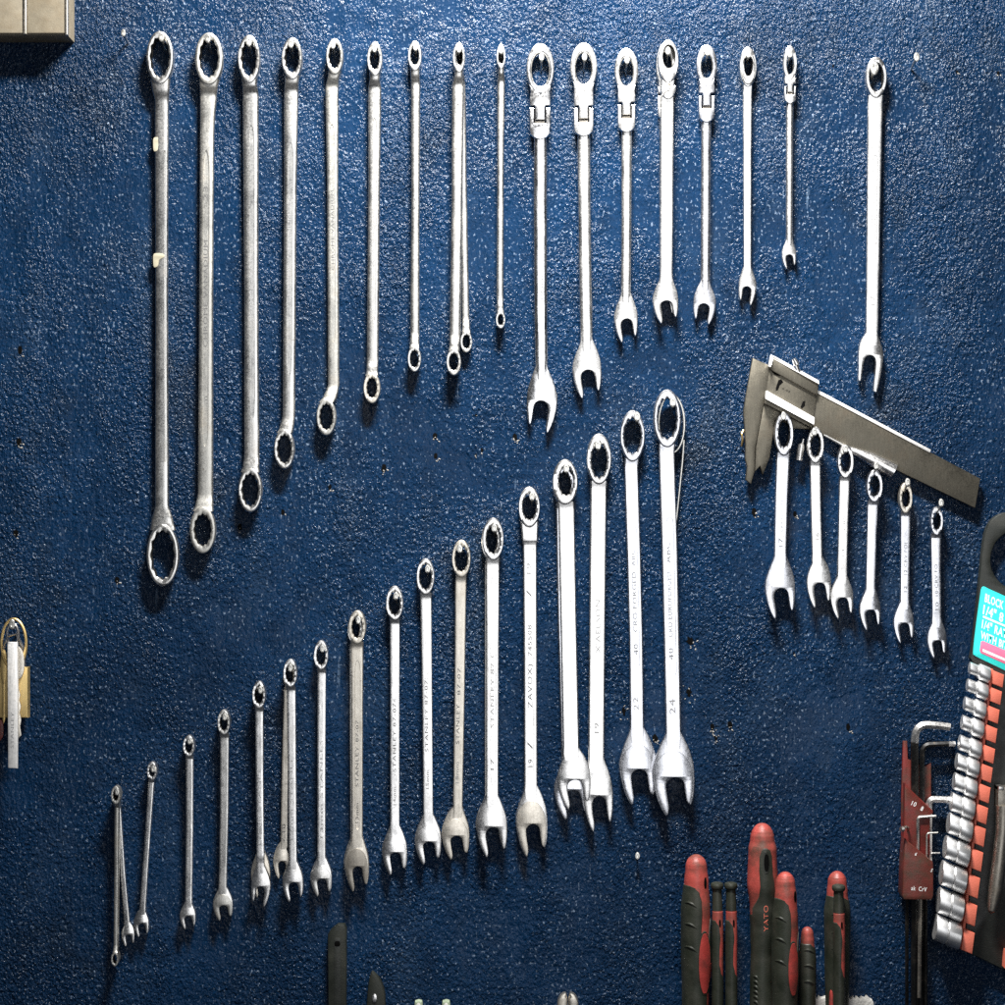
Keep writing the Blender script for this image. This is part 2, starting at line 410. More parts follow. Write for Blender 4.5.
def open_jaw(t, cx, hw, yn, yt, xn, wn, d0, d1, mat, mirror=False, face=None, outline=None):
    o = t.add("open_jaw", plate(outline or jaw_outline(cx, hw, yn, yt, xn, wn, mirror), d0, d1, .7), mat)
    if face: t.add("jaw_face", plate(jaw_face(cx, hw, yn, yt, mirror), d1 - .8, d1 + .55, .4), face, o)
    return o

def offset_wrench(label, top, bot, hnd, mat, group, texts=(), panel=None, lift=0, neckdark=10, hn=4.2, shape_top=True, tname="double_ring_wrench", botmat=None):
    """top/bot: (cx, cy, rx, ry, rix, riy); hnd: rows (y, x, half width) of the straight part"""
    if panel: panel = panel[:3] + (panel[3] * 1.6,) + panel[4:]
    t = Thing(tname, label, "wrench", top[0], top[1], 12 + lift, group)
    z = lift; cx, cy, rx, ry, ix, iy = top; bx, by, brx, bry, bix, biy = bot
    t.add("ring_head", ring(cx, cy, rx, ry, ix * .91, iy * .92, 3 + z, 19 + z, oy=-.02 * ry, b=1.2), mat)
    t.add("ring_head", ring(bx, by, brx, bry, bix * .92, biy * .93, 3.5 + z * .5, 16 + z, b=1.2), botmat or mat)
    ya, yb = cy + ry * .80, by - bry * .80
    st = [(ya, cx, rx * .74, 13.5 + z, 4.4), (ya + neckdark * .55, cx * .6 + hnd[0][1] * .4, rx * .66, 12.5 + z, 4.2), (ya + neckdark * 1.5, hnd[0][1], hnd[0][2] * 1.08, 8 + z, 3.8)]
    st += [(y, x, hw, 7 + z, 3.6) for y, x, hw in hnd if ya + neckdark * 2 < y < yb - neckdark * 2.2]
    st += [(yb - neckdark * 1.7, hnd[-1][1], hnd[-1][2] * 1.05, 7.2 + z, 3.7), (yb - neckdark * .5, hnd[-1][1] * .5 + bx * .5, brx * .70, 9.5 + z, 3.9), (yb, bx, brx * .80, 11 + z, 4)]
    hb = t.add("handle", bar(st, hn, panel), mat)
    for tx in texts: t.text(tx[0], tx[1], tx[2], tx[3], tx[4], tx[5], 10.7 + z - (panel[3] if panel and len(tx) > 6 and tx[6] else 0) + .06, tx[7] if len(tx) > 7 else 'engrave', hb, "engraved_lettering")
    return t

def combo_wrench(label, rg, hnd, jw, mat, group, texts=(), panel=None, lift=0, mirror=False, face=None, flare=False, star=True, hn=9.0, th=3.2, ringmat=None, base=0, outline=None, tname="combination_wrench"):
    """rg: (cx, cy, rx, ry, rix, riy[, ox, oy]); hnd: rows (y, x, half width); jw: (cx, half width, y neck, y tip)"""
    if panel: panel = panel[:3] + (panel[3] * 1.6,) + panel[4:]
    z = lift; cx, cy, rx, ry, ix, iy = rg[:6]; ox, oy = (rg[6], rg[7]) if len(rg) > 7 else (0, 0)
    t = Thing(tname, label, "wrench", cx, cy, 11 + lift, group)
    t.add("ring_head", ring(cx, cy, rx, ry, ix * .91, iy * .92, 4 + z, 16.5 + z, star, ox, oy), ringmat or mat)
    ys = cy + ry * (.70 if flare else .86)
    first = hnd[0]
    st = [(ys, cx + (first[1] - cx) * .3, (rx * .80 if flare else first[2] * 1.06), 11.5 + z, th)]
    if flare: st.append((ys + ry * .9, first[1], first[2] * 1.15, 10.5 + z, th))
    else: st.append((ys + ry * .35, first[1], first[2] * 1.02, 10 + z, th))
    st += [(y, x, hw, 9 + z, th) for y, x, hw in hnd if y > st[-1][0] + 3 and y < jw[2] - 6]
    xn, wn = hnd[-1][1], hnd[-1][2]
    st += [(jw[2] - 2, xn, wn, 11.62 - th + z, th), (jw[2] + (jw[3] - jw[2]) * .10, xn, wn * 1.06, 11.55 - th + z, th), (jw[2] + (jw[3] - jw[2]) * .2, xn * .7 + jw[0] * .3, wn * 1.0, 11.5 - th + z, th)]
    hb = t.add("handle", bar(st, hn, panel), mat)
    open_jaw(t, jw[0], jw[1], jw[2], jw[3], xn, wn, 3.5 + z, 11.4 + z, mat, mirror, face, outline)
    for tx in texts: t.text(tx[0], tx[1], tx[2], tx[3], tx[4], tx[5], 9 + th + z - (panel[3] if panel and len(tx) > 6 and tx[6] else 0) + .30 * 0 + .12, tx[7] if len(tx) > 7 else 'engrave_soft', hb, "engraved_lettering")
    return t

def flex_wrench(label, rg, notch, clv, hnd, jw, mat, group, mirror=False, lift=0, texts=()):
    """ratcheting flex-head wrench. rg: ring (cx, cy, rx, ry, rix, riy); notch: y of the gap; clv: (x middle, half width, y bottom); tongue is half as wide"""
    cx, cy, rx, ry, ix, iy = rg; cm, cw, cb = clv; z = lift
    t = Thing("flex_head_wrench", label, "wrench", cx, cy, 12 + lift, group)
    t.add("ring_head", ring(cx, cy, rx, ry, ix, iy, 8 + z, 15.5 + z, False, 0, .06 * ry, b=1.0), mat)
    t.add("ratchet_insert", ring(cx, cy + .06 * ry, ix * 1.12, iy * 1.09, ix * .94, iy * .94, 9 + z, 15.2 + z, False, b=.5), 'satin')
    sh = cy + ry * .62
    yt = notch + (cb - notch) * .42; tw = cw * .47
    neck = [(cx - rx * .76, sh), (cx - rx * .70, cy + ry * .9), (cm - cw * 1.0, notch - 6), (cm - cw * .98, notch), (cm - tw * 1.12, notch + .4), (cm - tw, notch + 2.5),
            (cm - tw, yt), (cm + tw, yt), (cm + tw, notch + 2.5), (cm + tw * 1.12, notch + .4), (cm + cw * .98, notch), (cm + cw, notch - 6), (cx + rx * .70, cy + ry * .9), (cx + rx * .76, sh), (cx, sh + ry * .42)]
    t.add("hinge_tongue", plate(neck, 8.5 + z, 15.3 + z, .8), mat)
    g = 1.0
    arm = cw * .93
    cl = [(cm - cw, notch + 3), (cm - tw - g, notch + 3), (cm - tw - g, yt + (cb - notch) * .12), (cm + tw + g, yt + (cb - notch) * .12), (cm + tw + g, notch + 3), (cm + cw, notch + 3),
          (cm + cw, cb - (cb - notch) * .34), (cm + cw * .92, cb - (cb - notch) * .16), (cm + cw * .6, cb - 2.2), (cm, cb), (cm - cw * .6, cb - 2.2), (cm - cw * .92, cb - (cb - notch) * .16), (cm - cw, cb - (cb - notch) * .34)]
    t.add("clevis", plate(cl, 6.5 + z, 15 + z, .8), mat)
    t.add("hinge_pin", box(cm - tw * .95, yt + .8, cm + tw * .95, yt + (cb - notch) * .12 - .4, 8 + z, 12.5 + z, .3), 'gun')
    xn, wn = hnd[-1][1], hnd[-1][2]
    st = [(cb - 4, hnd[0][1], hnd[0][2] * .9, 9 + z, 3)] + [(y, x, hw, 8.5 + z, 3.2) for y, x, hw in hnd if y > cb + 2] + [(jw[2] - 2, xn, wn, 8.4 + z, 3.15), (jw[2] + (jw[3] - jw[2]) * .10, xn, wn * 1.06, 8.4 + z, 3.1), (jw[2] + (jw[3] - jw[2]) * .2, xn * .7 + jw[0] * .3, wn, 8.4 + z, 3.05)]
    hb = t.add("handle", bar(st, 3.4), mat)
    open_jaw(t, jw[0], jw[1], jw[2], jw[3], xn, wn, 3.5 + z, 11.2 + z, mat, mirror)
    for tx in texts: t.text(tx[0], tx[1], tx[2], tx[3], tx[4], tx[5], 11.75 + z, 'engrave', hb, "engraved_lettering")
    return t

# ------------------------------------------------------------------ upper row: double ring wrenches
GA = "double ring wrenches in the upper row"
a1 = offset_wrench("longest double ring wrench, its handle spotted with two cream tape flakes", (160.6, 58.5, 13.3, 26.5, 10.8, 22.5), (163, 555, 16, 31, 13, 27),
                   [(90, 161.4, 6.4), (300, 161.2, 6.3), (500, 161.5, 6.6)], 'satin', GA, texts=[("25", 163, 160, 163, 149, 4.2), ("26", 164, 447, 164, 438, 4.2)], panel=(150, 462, .13, .8, 5, .52), neckdark=15)
for y in (142, 258):
    a1.add("tape_flake", plate(smooth_pts([(153.6, y - 4), (158, y - 5), (163, y - 4.2), (164, y - 1), (159, y + 2), (157.6, y + 8), (153.8, y + 9), (153, y + 2)], 3), 9, 11.6, .3), 'tape')
offset_wrench("satin double ring wrench stamped chrome vanadium and 22 along a sunk panel", (209.5, 59.5, 13.7, 26, 10.6, 21.5), (203, 530, 12.8, 23.5, 9.5, 17.5),
              [(90, 208, 7.6), (130, 206.6, 7.0), (300, 205.6, 7.0), (500, 205, 7.2)], 'satin_dull', GA,
              texts=[("CHROME VANADIUM", 207, 347, 207.5, 240, 4.2, 1), ("23", 207.6, 200, 207.6, 186, 4.6, 1), ("22mm", 207, 427, 207, 396, 4.4, 1)], panel=(150, 446, .42, .8, 26, -.05))
offset_wrench("pale double ring wrench stamped chrome vanadium and 19 near its lower ring", (249.5, 60, 11, 24, 8.4, 19.5), (250.5, 490, 11.8, 22, 9.2, 18),
              [(90, 250.5, 7.4), (300, 251, 7.2), (460, 251.5, 7.2)], 'satin', GA,
              texts=[("CHROME-VANADIUM", 253, 336, 252.5, 212, 4.4, 1, 'engrave_soft'), ("19", 253, 390, 253, 381, 4.4, 1)], panel=(125, 418, .36, .6, 26, .08))
offset_wrench("double ring wrench with a lower ring bent aside, next to the 19 mm one", (292.5, 59.5, 10.3, 21, 7.9, 16.5), (284.6, 449, 10.2, 20, 7.6, 15.5),
              [(90, 291, 6.6), (200, 290, 6.4), (420, 288.6, 6.0)], 'satin', GA,
              texts=[("CHROME VANADIUM", 290.5, 302, 291, 214, 3.4, 1, 'engrave_soft'), ("17", 292, 180, 292, 170, 3.4, 1), ("17mm", 290.3, 359, 290.3, 338, 3.4, 1)], panel=(142, 376, .42, .6, 20, -.02))
offset_wrench("grey double ring wrench hooked sideways at its small lower ring", (335, 57.5, 8.5, 18, 6.2, 13.8), (326.5, 417, 9.8, 18.5, 7.2, 14.2),
              [(86, 331.6, 6.0), (200, 332.5, 5.6), (385, 333.4, 5.4)], 'satin_dull', GA,
              texts=[("CHROME VANADIUM", 334.2, 270, 333.4, 190, 3, 1), ("15", 333.8, 160, 333.8, 148, 3, 1), ("14", 335, 318, 335, 308, 3, 1)], panel=(124, 342, .42, .6, 18, 0))
offset_wrench("slim double ring wrench with brownish lower ring, sixth by size in its row", (375, 60, 7.6, 17, 5.1, 12.4), (372, 388, 8.4, 15.5, 5.5, 11),
              [(84, 374.6, 6.1), (200, 373.8, 5.9), (360, 372.6, 5.7)], 'satin', GA, texts=[("CHROME VANADIUM", 374.2, 262, 374.6, 186, 2.8, 1, 'engrave_soft')], panel=(118, 322, .38, .5, 18, .05), botmat='aged')
offset_wrench("thin double ring wrench with a small oval badge stamped on its handle", (415, 57, 6.8, 15, 4.6, 10.8), (414.5, 359, 6.7, 13.2, 4.6, 9.4),
              [(80, 415.5, 4.3), (200, 415.3, 4.2), (335, 414.8, 4.4)], 'satin', GA, texts=[("11", 416, 124, 416, 113, 3.2), ("O", 416, 209, 416, 198, 3.4)])
offset_wrench("thin double ring wrench hanging in front of a smaller one", (459, 58.5, 6.1, 15, 4.1, 10.5), (453.8, 362, 7.3, 13.6, 5, 9.4),
              [(80, 458, 5.6), (200, 457, 5.4), (340, 455, 5.2)], 'satin', GA, texts=[("CHROME VANADIUM", 458.2, 240, 458.5, 170, 2.6, 1, 'engrave_soft')], panel=(104, 300, .36, .5, 16, .05), lift=5)
offset_wrench("small double ring wrench half hidden behind another on the same nail", (460, 59, 5.2, 12, 3.6, 8.6), (466.4, 342, 5.9, 10.8, 4, 7.6),
              [(80, 461, 4.2), (200, 463.6, 3.6), (325, 465.6, 3.7)], 'satin', GA, lift=-4)
offset_wrench("shortest and thinnest double ring wrench, next to the big flex-head wrench", (501, 57.5, 4.5, 12.5, 2.9, 8.6), (500.6, 320, 4.8, 8.8, 3, 6),
              [(76, 501.2, 3.7), (150, 500.6, 3.3), (300, 500, 3.4)], 'satin', GA)

# ------------------------------------------------------------------ upper row: ratchet wrenches
GB = "ratchet wrenches in the upper row"
flex_wrench("largest flex-head ratchet wrench with mirror chrome handle, jaw stained dark", (540.3, 69, 14, 25.5, 9.3, 17.8), 105.5, (540, 10.4, 140),
            [(144, 540.5, 6.6), (200, 540.3, 6.7), (300, 540.6, 6.6), (371, 541.5, 6.2)], (542, 15.4, 366, 433), 'bright', GB, mirror=True, texts=[("19mm", 543.5, 299, 543.5, 276, 3.6)])
flex_wrench("second largest flex-head ratchet wrench, white bright jaw with one long prong", (583.6, 67.5, 13.5, 24.5, 8.6, 16.6), 105.5, (583.6, 9.7, 137),
            [(140, 584, 6.4), (220, 584.6, 6.3), (340, 586.6, 6.2)], (587, 14.4, 339, 398.5), 'steel', GB)
flex_wrench("middle sized flex-head ratchet wrench with matt steel jaw", (626.3, 71, 11.9, 22.5, 7.2, 15), 102, (626.5, 8.7, 133),
            [(137, 626.8, 5.4), (220, 626.6, 5.1), (296, 626, 5)], (626, 11.8, 293, 342.5), 'steel', GB)
flex_wrench("flex-head ratchet wrench hidden behind the solid collared one on one nail", (665.6, 66, 9.6, 24, 6.5, 16), 93, (664.6, 7, 121),
            [(124, 664, 4.6), (220, 664, 4.6), (282, 664.5, 4.6)], (665, 9.5, 282, 318), 'steel', GB, lift=-5)
b4 = combo_wrench("solid ring ratchet wrench with a split collar, hung over a flex-head one", (668, 62, 10.4, 21.5, 6.6, 12, .6, -4.5), [(100, 667.4, 6.6), (200, 666.8, 6.4), (275, 666.3, 6.3)], (665.6, 12.7, 276, 323.5), 'steel', GB, star=False, lift=6, tname="ratchet_wrench")
b4.add("collar", plate(smooth_pts([(660.4, 86), (664, 90), (669, 90.5), (675, 86), (675.4, 92), (672, 98), (667.5, 99.6), (663, 97), (660.6, 92)], 3), 14, 21.6, .8), 'steel')
b4.add("clip_ring", tube([(661.5, 97, 22), (664, 93, 22.6), (668, 90.6, 23), (670, 87.4, 23), (668.6, 84.6, 22.8)], .8, 8), 'aged')
flex_wrench("smaller flex-head ratchet wrench with worn blotchy chrome handle", (706.6, 65.5, 10.3, 20.5, 6, 13), 93, (706.5, 8, 123),
            [(126, 706.3, 5), (200, 706, 4.9), (281, 705.6, 4.8)], (704.8, 11.3, 281, 324.5), 'bluish', GB, mirror=True)
b6 = combo_wrench("small solid ring ratchet wrench, between two flex-head wrenches", (747.6, 67.5, 8.5, 20, 4.6, 11.5, .2, -1.5), [(88, 747.3, 4.5), (160, 747.3, 4.1), (266, 747.4, 3.9)], (747.6, 8.8, 266, 305.5), 'steel', GB, star=False, mirror=True, tname="ratchet_wrench",
                  texts=[("CHROME VANADIUM", 748.6, 206, 748.6, 160, 2.2)])
b6.add("collar", ring(747.6, 69, 7.2, 16.6, 5.3, 12, 15, 17.6, False, b=.6), 'satin')
flex_wrench("smallest flex-head ratchet wrench, short with a tiny dark jaw", (789.8, 63.5, 6.9, 17.5, 3.8, 11), 83.5, (790, 5.8, 104.5),
            [(107, 790, 3.7), (160, 789.8, 3.6), (238, 789.6, 3.5)], (789.2, 7.1, 239, 269), 'steel', GB)
combo_wrench("lone combination wrench with a square straight jaw, above the caliper", (875.6, 78, 10.6, 20.5, 7.7, 15.2), [(98, 875, 7.4), (150, 874.6, 7.2), (240, 873.4, 6.7), (340, 872, 6.3)], (870.8, 13, 334, 392), 'steel', GB, star=False, mirror=True, outline=smooth_pts([(866.6, 326), (865.6, 333), (860.8, 341), (858.6, 352), (858.4, 368), (858, 379), (859.4, 381), (861.4, 379.6), (863.2, 366), (865, 358.5), (868.4, 355.6), (872.4, 355.8), (875.2, 359), (875.6, 368), (873.4, 389), (875.2, 391.8), (877.4, 390.6), (881.2, 373), (883.4, 354), (880.4, 342), (877.4, 333), (876.6, 326)], 4), tname="combination_wrench",
             texts=[("11", 877, 127, 877, 122, 4), ("CROMO VANADIO", 876.6, 245, 877, 165, 3.2, 1, 'engrave_soft'), ("17", 874.6, 305, 874.6, 296, 4)], panel=(155, 262, .34, .5, 6, .1))

# ------------------------------------------------------------------ rising row of combination wrenches
GC = "combination wrenches in the rising row"
offset_wrench("tiny thin wrench with closed rings at both ends, beside the smallest open jaw", (116.8, 794.5, 4.6, 9.2, 2.9, 6), (115.4, 958.5, 3.7, 7.4, 2.3, 5),
              [(806, 116.6, 2.4), (870, 116, 2.4), (948, 115.4, 2.3)], 'satin_dull', GC, texts=[("6x7", 117.6, 826, 117.6, 808, 2), ("CHROME VANADIUM", 116.8, 904, 117.2, 852, 1.9), ("6x7", 116.4, 946, 116.4, 934, 1.9)], neckdark=4, lift=5)
combo_wrench("smallest open jaw wrench, leaning behind the tiny closed ring wrench", (117.4, 797, 4, 8.4, 2.5, 5.6), [(806, 118.8, 2.2), (870, 122.6, 2.4), (922, 126.8, 2.7)], (128, 6.5, 922, 946.5), 'steel', GC, texts=[("6 STANLEY", 123.4, 890, 121, 840, 1.7)], lift=-4)
combo_wrench("small combination wrench leaning the opposite way to its neighbours", (152.8, 770.5, 5, 9.4, 3.2, 6.2), [(780, 151.6, 2.8), (840, 147.4, 2.7), (904, 142.8, 2.9)], (141.2, 7.5, 909, 937.5), 'steel', GC, texts=[("8 STANLEY 8", 146, 880, 151, 795, 1.8)])
combo_wrench("short combination wrench with faintly lettered handle, third open jaw by size", (189.4, 745.5, 5.8, 11, 3.8, 7.6), [(757, 189.8, 3.6), (830, 189.6, 3.6), (900, 188.6, 3.6)], (187.6, 8, 902, 929.5), 'steel', GC, texts=[("9mm STANLEY 87-069", 190.6, 880, 190.4, 770, 2.2)])
combo_wrench("short combination wrench with a grey rounded jaw face, fourth open jaw by size", (224.3, 722, 6.3, 13, 4.2, 9), [(735, 224.6, 4.4), (810, 224.2, 4.3), (882, 222.6, 4.1)], (222.8, 10, 887, 921), 'satin', GC, face='satin_dull', texts=[("10mm STANLEY 87-070", 224.6, 870, 225, 745, 2.4, 1)], panel=(742, 868, .36, .5, 12, .05))
combo_wrench("bright combination wrench covering another with a wider jaw", (259.4, 694.5, 6.7, 14, 4.6, 9.6), [(709, 259.4, 4.0), (780, 259.6, 3.9), (856, 260.4, 3.9)], (260.8, 9.6, 865, 907), 'steel', GC, lift=5, mirror=True, texts=[("11mm STANLEY 87-071", 261, 845, 260.6, 722, 2.4)])
combo_wrench("combination wrench almost hidden, its ribbed jaw edges showing on both sides", (259.4, 696, 5.8, 12, 4.2, 8.6), [(709, 259.6, 2.6), (780, 260, 2.6), (852, 260.8, 2.8)], (260.6, 9.6, 850, 898), 'aged', GC, lift=-5)
combo_wrench("bright combination wrench hung over the one stamped 10", (290.6, 673, 7, 14.5, 4.8, 10), [(688, 291.4, 4.3), (780, 292.2, 4.2), (862, 292.8, 4.1)], (292.8, 10.3, 861, 902.5), 'steel', GC, lift=5, texts=[("12mm STANLEY 87-072", 293, 840, 292.4, 705, 2.5)])
combo_wrench("dull combination wrench stamped 10, tilted behind a brighter one", (289.6, 675, 6, 12.6, 4.4, 9), [(688, 287.2, 3.2), (780, 285, 3.4), (842, 284.2, 3.6)], (281.4, 8, 842, 879), 'aged', GC, lift=-5, texts=[("2.10", 284.6, 842, 285.6, 824, 3.4, 0, 'engrave')])
combo_wrench("narrow combination wrench with small lettering, grey oval on its jaw", (321.4, 655, 7.2, 15, 4.9, 10.6), [(671, 321.8, 4.3), (760, 321.4, 4.3), (852, 321.4, 4.2)], (321.1, 10.8, 857, 897), 'steel', GC, face='satin', texts=[("13mm STANLEY 87-073", 322.8, 838, 322.6, 690, 2.6)])
combo_wrench("tarnished combination wrench with a sunk lettered panel and darker jaw", (357.5, 627, 8.7, 17, 5.8, 12), [(645, 357, 6.0), (740, 357, 5.8), (838, 357, 5.6)], (357, 11.8, 836, 892), 'aged', GC, face='gun', lift=5, texts=[("13mm", 358.6, 823, 358.6, 803, 3, 1, 'engrave'), ("STANLEY", 358.6, 787, 358.6, 746, 3.2, 1, 'engrave'), ("87-073", 358.6, 742, 358.6, 716, 3, 1, 'engrave'), ("13mm", 358.6, 699, 358.6, 680, 3, 1, 'engrave')], panel=(660, 830, .46, .6, 16, .12))
combo_wrench("combination wrench hidden behind the tarnished one, its jaw edge peeping out", (355.2, 629, 7.4, 15.6, 5.2, 11), [(645, 353, 3.6), (740, 353, 3.6), (832, 354, 4)], (355.4, 11.6, 834, 888), 'satin', GC, lift=-5)
combo_wrench("combination wrench with clear lettering ending in 074 on its slim handle", (394.8, 603, 8.6, 17.5, 6.2, 12.8), [(621, 394.9, 5.0), (720, 394.8, 4.9), (822, 394.8, 4.9)], (394.6, 12.6, 825, 875.5), 'steel', GC, face='steel', texts=[("14mm", 396, 805, 396, 787, 3), ("STANLEY 87-074", 396, 772, 396, 698, 3.2, 0, 'engrave'), ("14mm", 396, 682, 396, 664, 3)])
combo_wrench("combination wrench with lettering ending in 075, jaw touching a warmer one", (425.6, 576.5, 9, 18.5, 6.6, 14), [(595, 426, 5.6), (700, 427.2, 5.3), (816, 428.2, 5.1)], (428, 13.2, 814, 865), 'steel', GC, face='steel', texts=[("15mm", 429, 789, 429, 770, 3), ("STANLEY 87-075", 428.4, 752, 427.6, 675, 3.2, 0, 'engrave'), ("15mm", 427.4, 656, 427.2, 640, 3)])
combo_wrench("combination wrench with a yellowish jaw and lettering ending in 078", (461.4, 558.5, 9.4, 19, 7, 14.2), [(578, 460.8, 5.4), (690, 459.6, 5.2), (806, 457.8, 4.8)], (455.6, 13.8, 807, 860), 'aged', GC, face='aged', texts=[("18mm", 458.6, 783, 458.8, 762, 3.2), ("STANLEY", 459.2, 744, 459.8, 704, 3.4, 0, 'engrave'), ("87-078", 460.2, 695, 460.8, 662, 3.2, 0, 'engrave')])
combo_wrench("bright combination wrench hung over a similar one, wide plain jaw", (493.2, 539, 10.6, 21.5, 7.8, 15.8), [(561, 492.6, 6.7), (680, 492.4, 6.4), (798, 492.2, 6.2)], (492, 15.2, 795, 857.5), 'steel', GC, lift=5, texts=[("17", 494, 770, 494, 759, 3.4), ("STANLEY 87-077", 494, 728, 494, 640, 3.4, 1), ("17mm", 494.4, 624, 494.4, 604, 3.2, 1)], panel=(576, 786, .42, .5, 14, .16))
combo_wrench("combination wrench behind the wide plain one, only its edge showing", (490.6, 541, 9.4, 20, 7.2, 15), [(561, 488.6, 4), (680, 488, 3.6), (796, 488.6, 4)], (490.6, 14.8, 795, 852), 'satin', GC, lift=-5)
combo_wrench("combination wrench with flared ring neck and oval logo lettered beside digits", (529.2, 507, 10.8, 20.5, 7.6, 14.6, .2, -.6), [(545, 529.8, 6.8), (650, 530.4, 6.6), (788, 530.8, 6.5)], (531.8, 15.9, 785, 857), 'steel', GC, flare=True, face='aged',
             texts=[("ZAVOX)", 532.4, 708, 532, 664, 4.6, 0, 'engrave'), ("745508", 532, 656, 531.6, 625, 4, 0, 'engrave'), ("19", 532.6, 767, 532.6, 759, 4.4, 0, 'engrave'), ("19", 530.8, 574, 530.8, 563, 4.2), ("/", 532.4, 749, 532.4, 742, 5, 0, 'engrave'), ("/", 531.4, 597, 531.4, 590, 5, 0, 'engrave')], panel=(548, 775, .10, .4, 10, .52))
combo_wrench("plain white steel combination wrench whose jaw straddles a second jaw", (565, 482, 12.7, 22.8, 8.4, 16.2, 1.2, -1), [(508, 566.4, 7.9), (620, 568.4, 8.0), (752, 571, 8.1)], (574, 16.6, 748, 809.5), 'steel', GC, flare=False, lift=5, texts=[("^", 566.8, 521, 566.8, 517, 4, 0, 'engrave')])
combo_wrench("combination wrench behind the plain one, its jaw tips showing below", (563.6, 486, 11, 20, 8, 15), [(508, 563, 7), (620, 565, 7.2), (760, 569, 7.4)], (571.6, 17.4, 758, 820), 'bluish', GC, lift=-5)
combo_wrench("large combination wrench with a plain ring and faint lettering mid handle", (598.8, 459, 12.4, 25.5, 8.8, 19.4, .3, 1.5), [(486, 598.4, 7.9), (620, 597.2, 8.0), (762, 596.2, 7.9)], (598.2, 14.8, 758, 832), 'steel', GC, texts=[("X'AELSON", 600.4, 653, 600, 600, 4.6), ("19", 599, 733, 599, 723, 4.6), ("^", 598.6, 499, 598.6, 495, 4, 0, 'engrave')], lift=1)
combo_wrench("second largest combination wrench with 22 at the ring and a sunk lettered panel", (632.3, 436, 12.3, 25.8, 9.4, 20), [(464, 631, 6.8), (560, 634, 6.9), (640, 636, 6.8), (738, 637, 6.8)], (638, 18.6, 727, 805), 'bluish', GC, face='bluish',
             texts=[("40", 638.2, 655, 637.8, 644, 4, 1, 'engrave'), ("CRO FORGED", 637.4, 632, 635.8, 572, 3.8, 1, 'engrave'), ("ABC", 635.4, 566, 634.8, 550, 3.8, 1, 'engrave'), ("22", 633, 506, 632.6, 494, 5), ("22", 638.6, 710, 638, 697, 5)], panel=(526, 668, .40, .7, 6, .1))
combo_wrench("largest combination wrench with 24 at the ring and ABC in its sunk panel", (667, 418.5, 14, 29, 10.6, 23), [(450, 666.6, 7.8), (540, 669.4, 8.0), (640, 671.6, 7.8), (740, 673.4, 7.6)], (673.6, 21, 732, 816), 'bluish', GC, face='bluish', lift=5,
             texts=[("40", 673.6, 660, 673.2, 648, 4.4, 1, 'engrave'), ("CRO EUROFORGED", 672.8, 637, 670.8, 572, 4.2, 1, 'engrave'), ("ABC", 670.6, 563, 670, 542, 4.4, 1, 'engrave'), ("24", 669, 493, 668.4, 479, 6), ("24", 675.6, 714, 675, 699, 6)], panel=(517, 676, .42, .8, 6, .12))
t = Thing("spring_clip", "thin bent steel loop hanging behind the largest combination wrench ring", "wire loop", 672, 415, 8)
t.add("loop", torus(671.5, 424, 8, 12.8, 29, 1.3), 'nail')
t.add("wire", tube([(684, 440, 8), (682.6, 460, 8), (679.6, 490, 7), (677, 515, 6), (674, 545, 5)], 1.1, 10), 'nail')

# ------------------------------------------------------------------ short wrenches under the caliper
GD = "short combination wrenches under the caliper"
combo_wrench("largest short combination wrench under the caliper, widest jaw", (783.6, 434, 9.3, 22, 6.4, 15.6, 0, -.6), [(456, 782.8, 6.5), (500, 781.4, 6.4), (556, 780.4, 6.2)], (780.2, 15, 555, 619), 'bluish', GD, lift=6, texts=[("19", 783.6, 484, 783.6, 473, 4), ("CRV FORGED", 783, 532, 783, 498, 2.6), ("17", 782.6, 547, 782.6, 538, 4, 0, 'engrave')])
combo_wrench("short combination wrench with one long jaw prong, beside the widest", (815, 445, 8.2, 18.5, 5.6, 13.2), [(463, 815.2, 5.3), (505, 815.8, 5.2), (556, 817.2, 5.2)], (819, 12.2, 556, 608), 'steel', GD, lift=6, texts=[("16", 817, 478, 817, 469, 3.6), ("16", 818.6, 540, 818.6, 533, 3.2)])
combo_wrench("short combination wrench third by size under the caliper, matt ring neck", (845, 461.5, 8, 17, 5.4, 11.8), [(479, 844.4, 5.2), (520, 843.4, 5.0), (566, 842.4, 4.9)], (842, 11.4, 575, 619), 'steel', GD, lift=5, texts=[("14", 846, 494, 846, 485, 3.4), ("CRV 14", 845.4, 530, 845.6, 505, 2.6), ("14", 844.4, 556, 844.4, 549, 3)])
combo_wrench("short unlettered combination wrench fourth by size under the caliper", (874, 486, 8, 16.5, 5.4, 11.4), [(502, 872.6, 5.4), (540, 871.6, 5.0), (586, 870.6, 4.8)], (870.2, 10.6, 588, 630.5), 'bluish', GD, lift=5)
combo_wrench("short mottled combination wrench with lettered handle and corroded ring neck", (905, 498, 6.6, 15.5, 4.3, 10.4), [(515, 905.3, 4.9), (550, 905.2, 4.7), (596, 904.8, 4.6)], (903.8, 10.1, 601, 643.5), 'bluish', GD, ringmat='aged', texts=[("12 CRV FORGED", 906.8, 575, 907, 527, 3, 0, 'engrave'), ("12", 906.6, 592, 906.6, 586, 3, 0, 'engrave')])
combo_wrench("shortest combination wrench hanging just below the beam end of the caliper", (936, 521, 6.2, 14.5, 4.1, 9.4), [(538, 935.6, 5.0), (570, 936, 4.9), (606, 936.6, 4.7)], (937, 9.7, 619, 658.5), 'bluish', GD, face='bluish', texts=[("10 CRV FORGED", 938, 596, 937, 546, 3.2, 0, 'engrave'), ("10", 938.4, 610, 938.4, 602, 3.2, 0, 'engrave')])

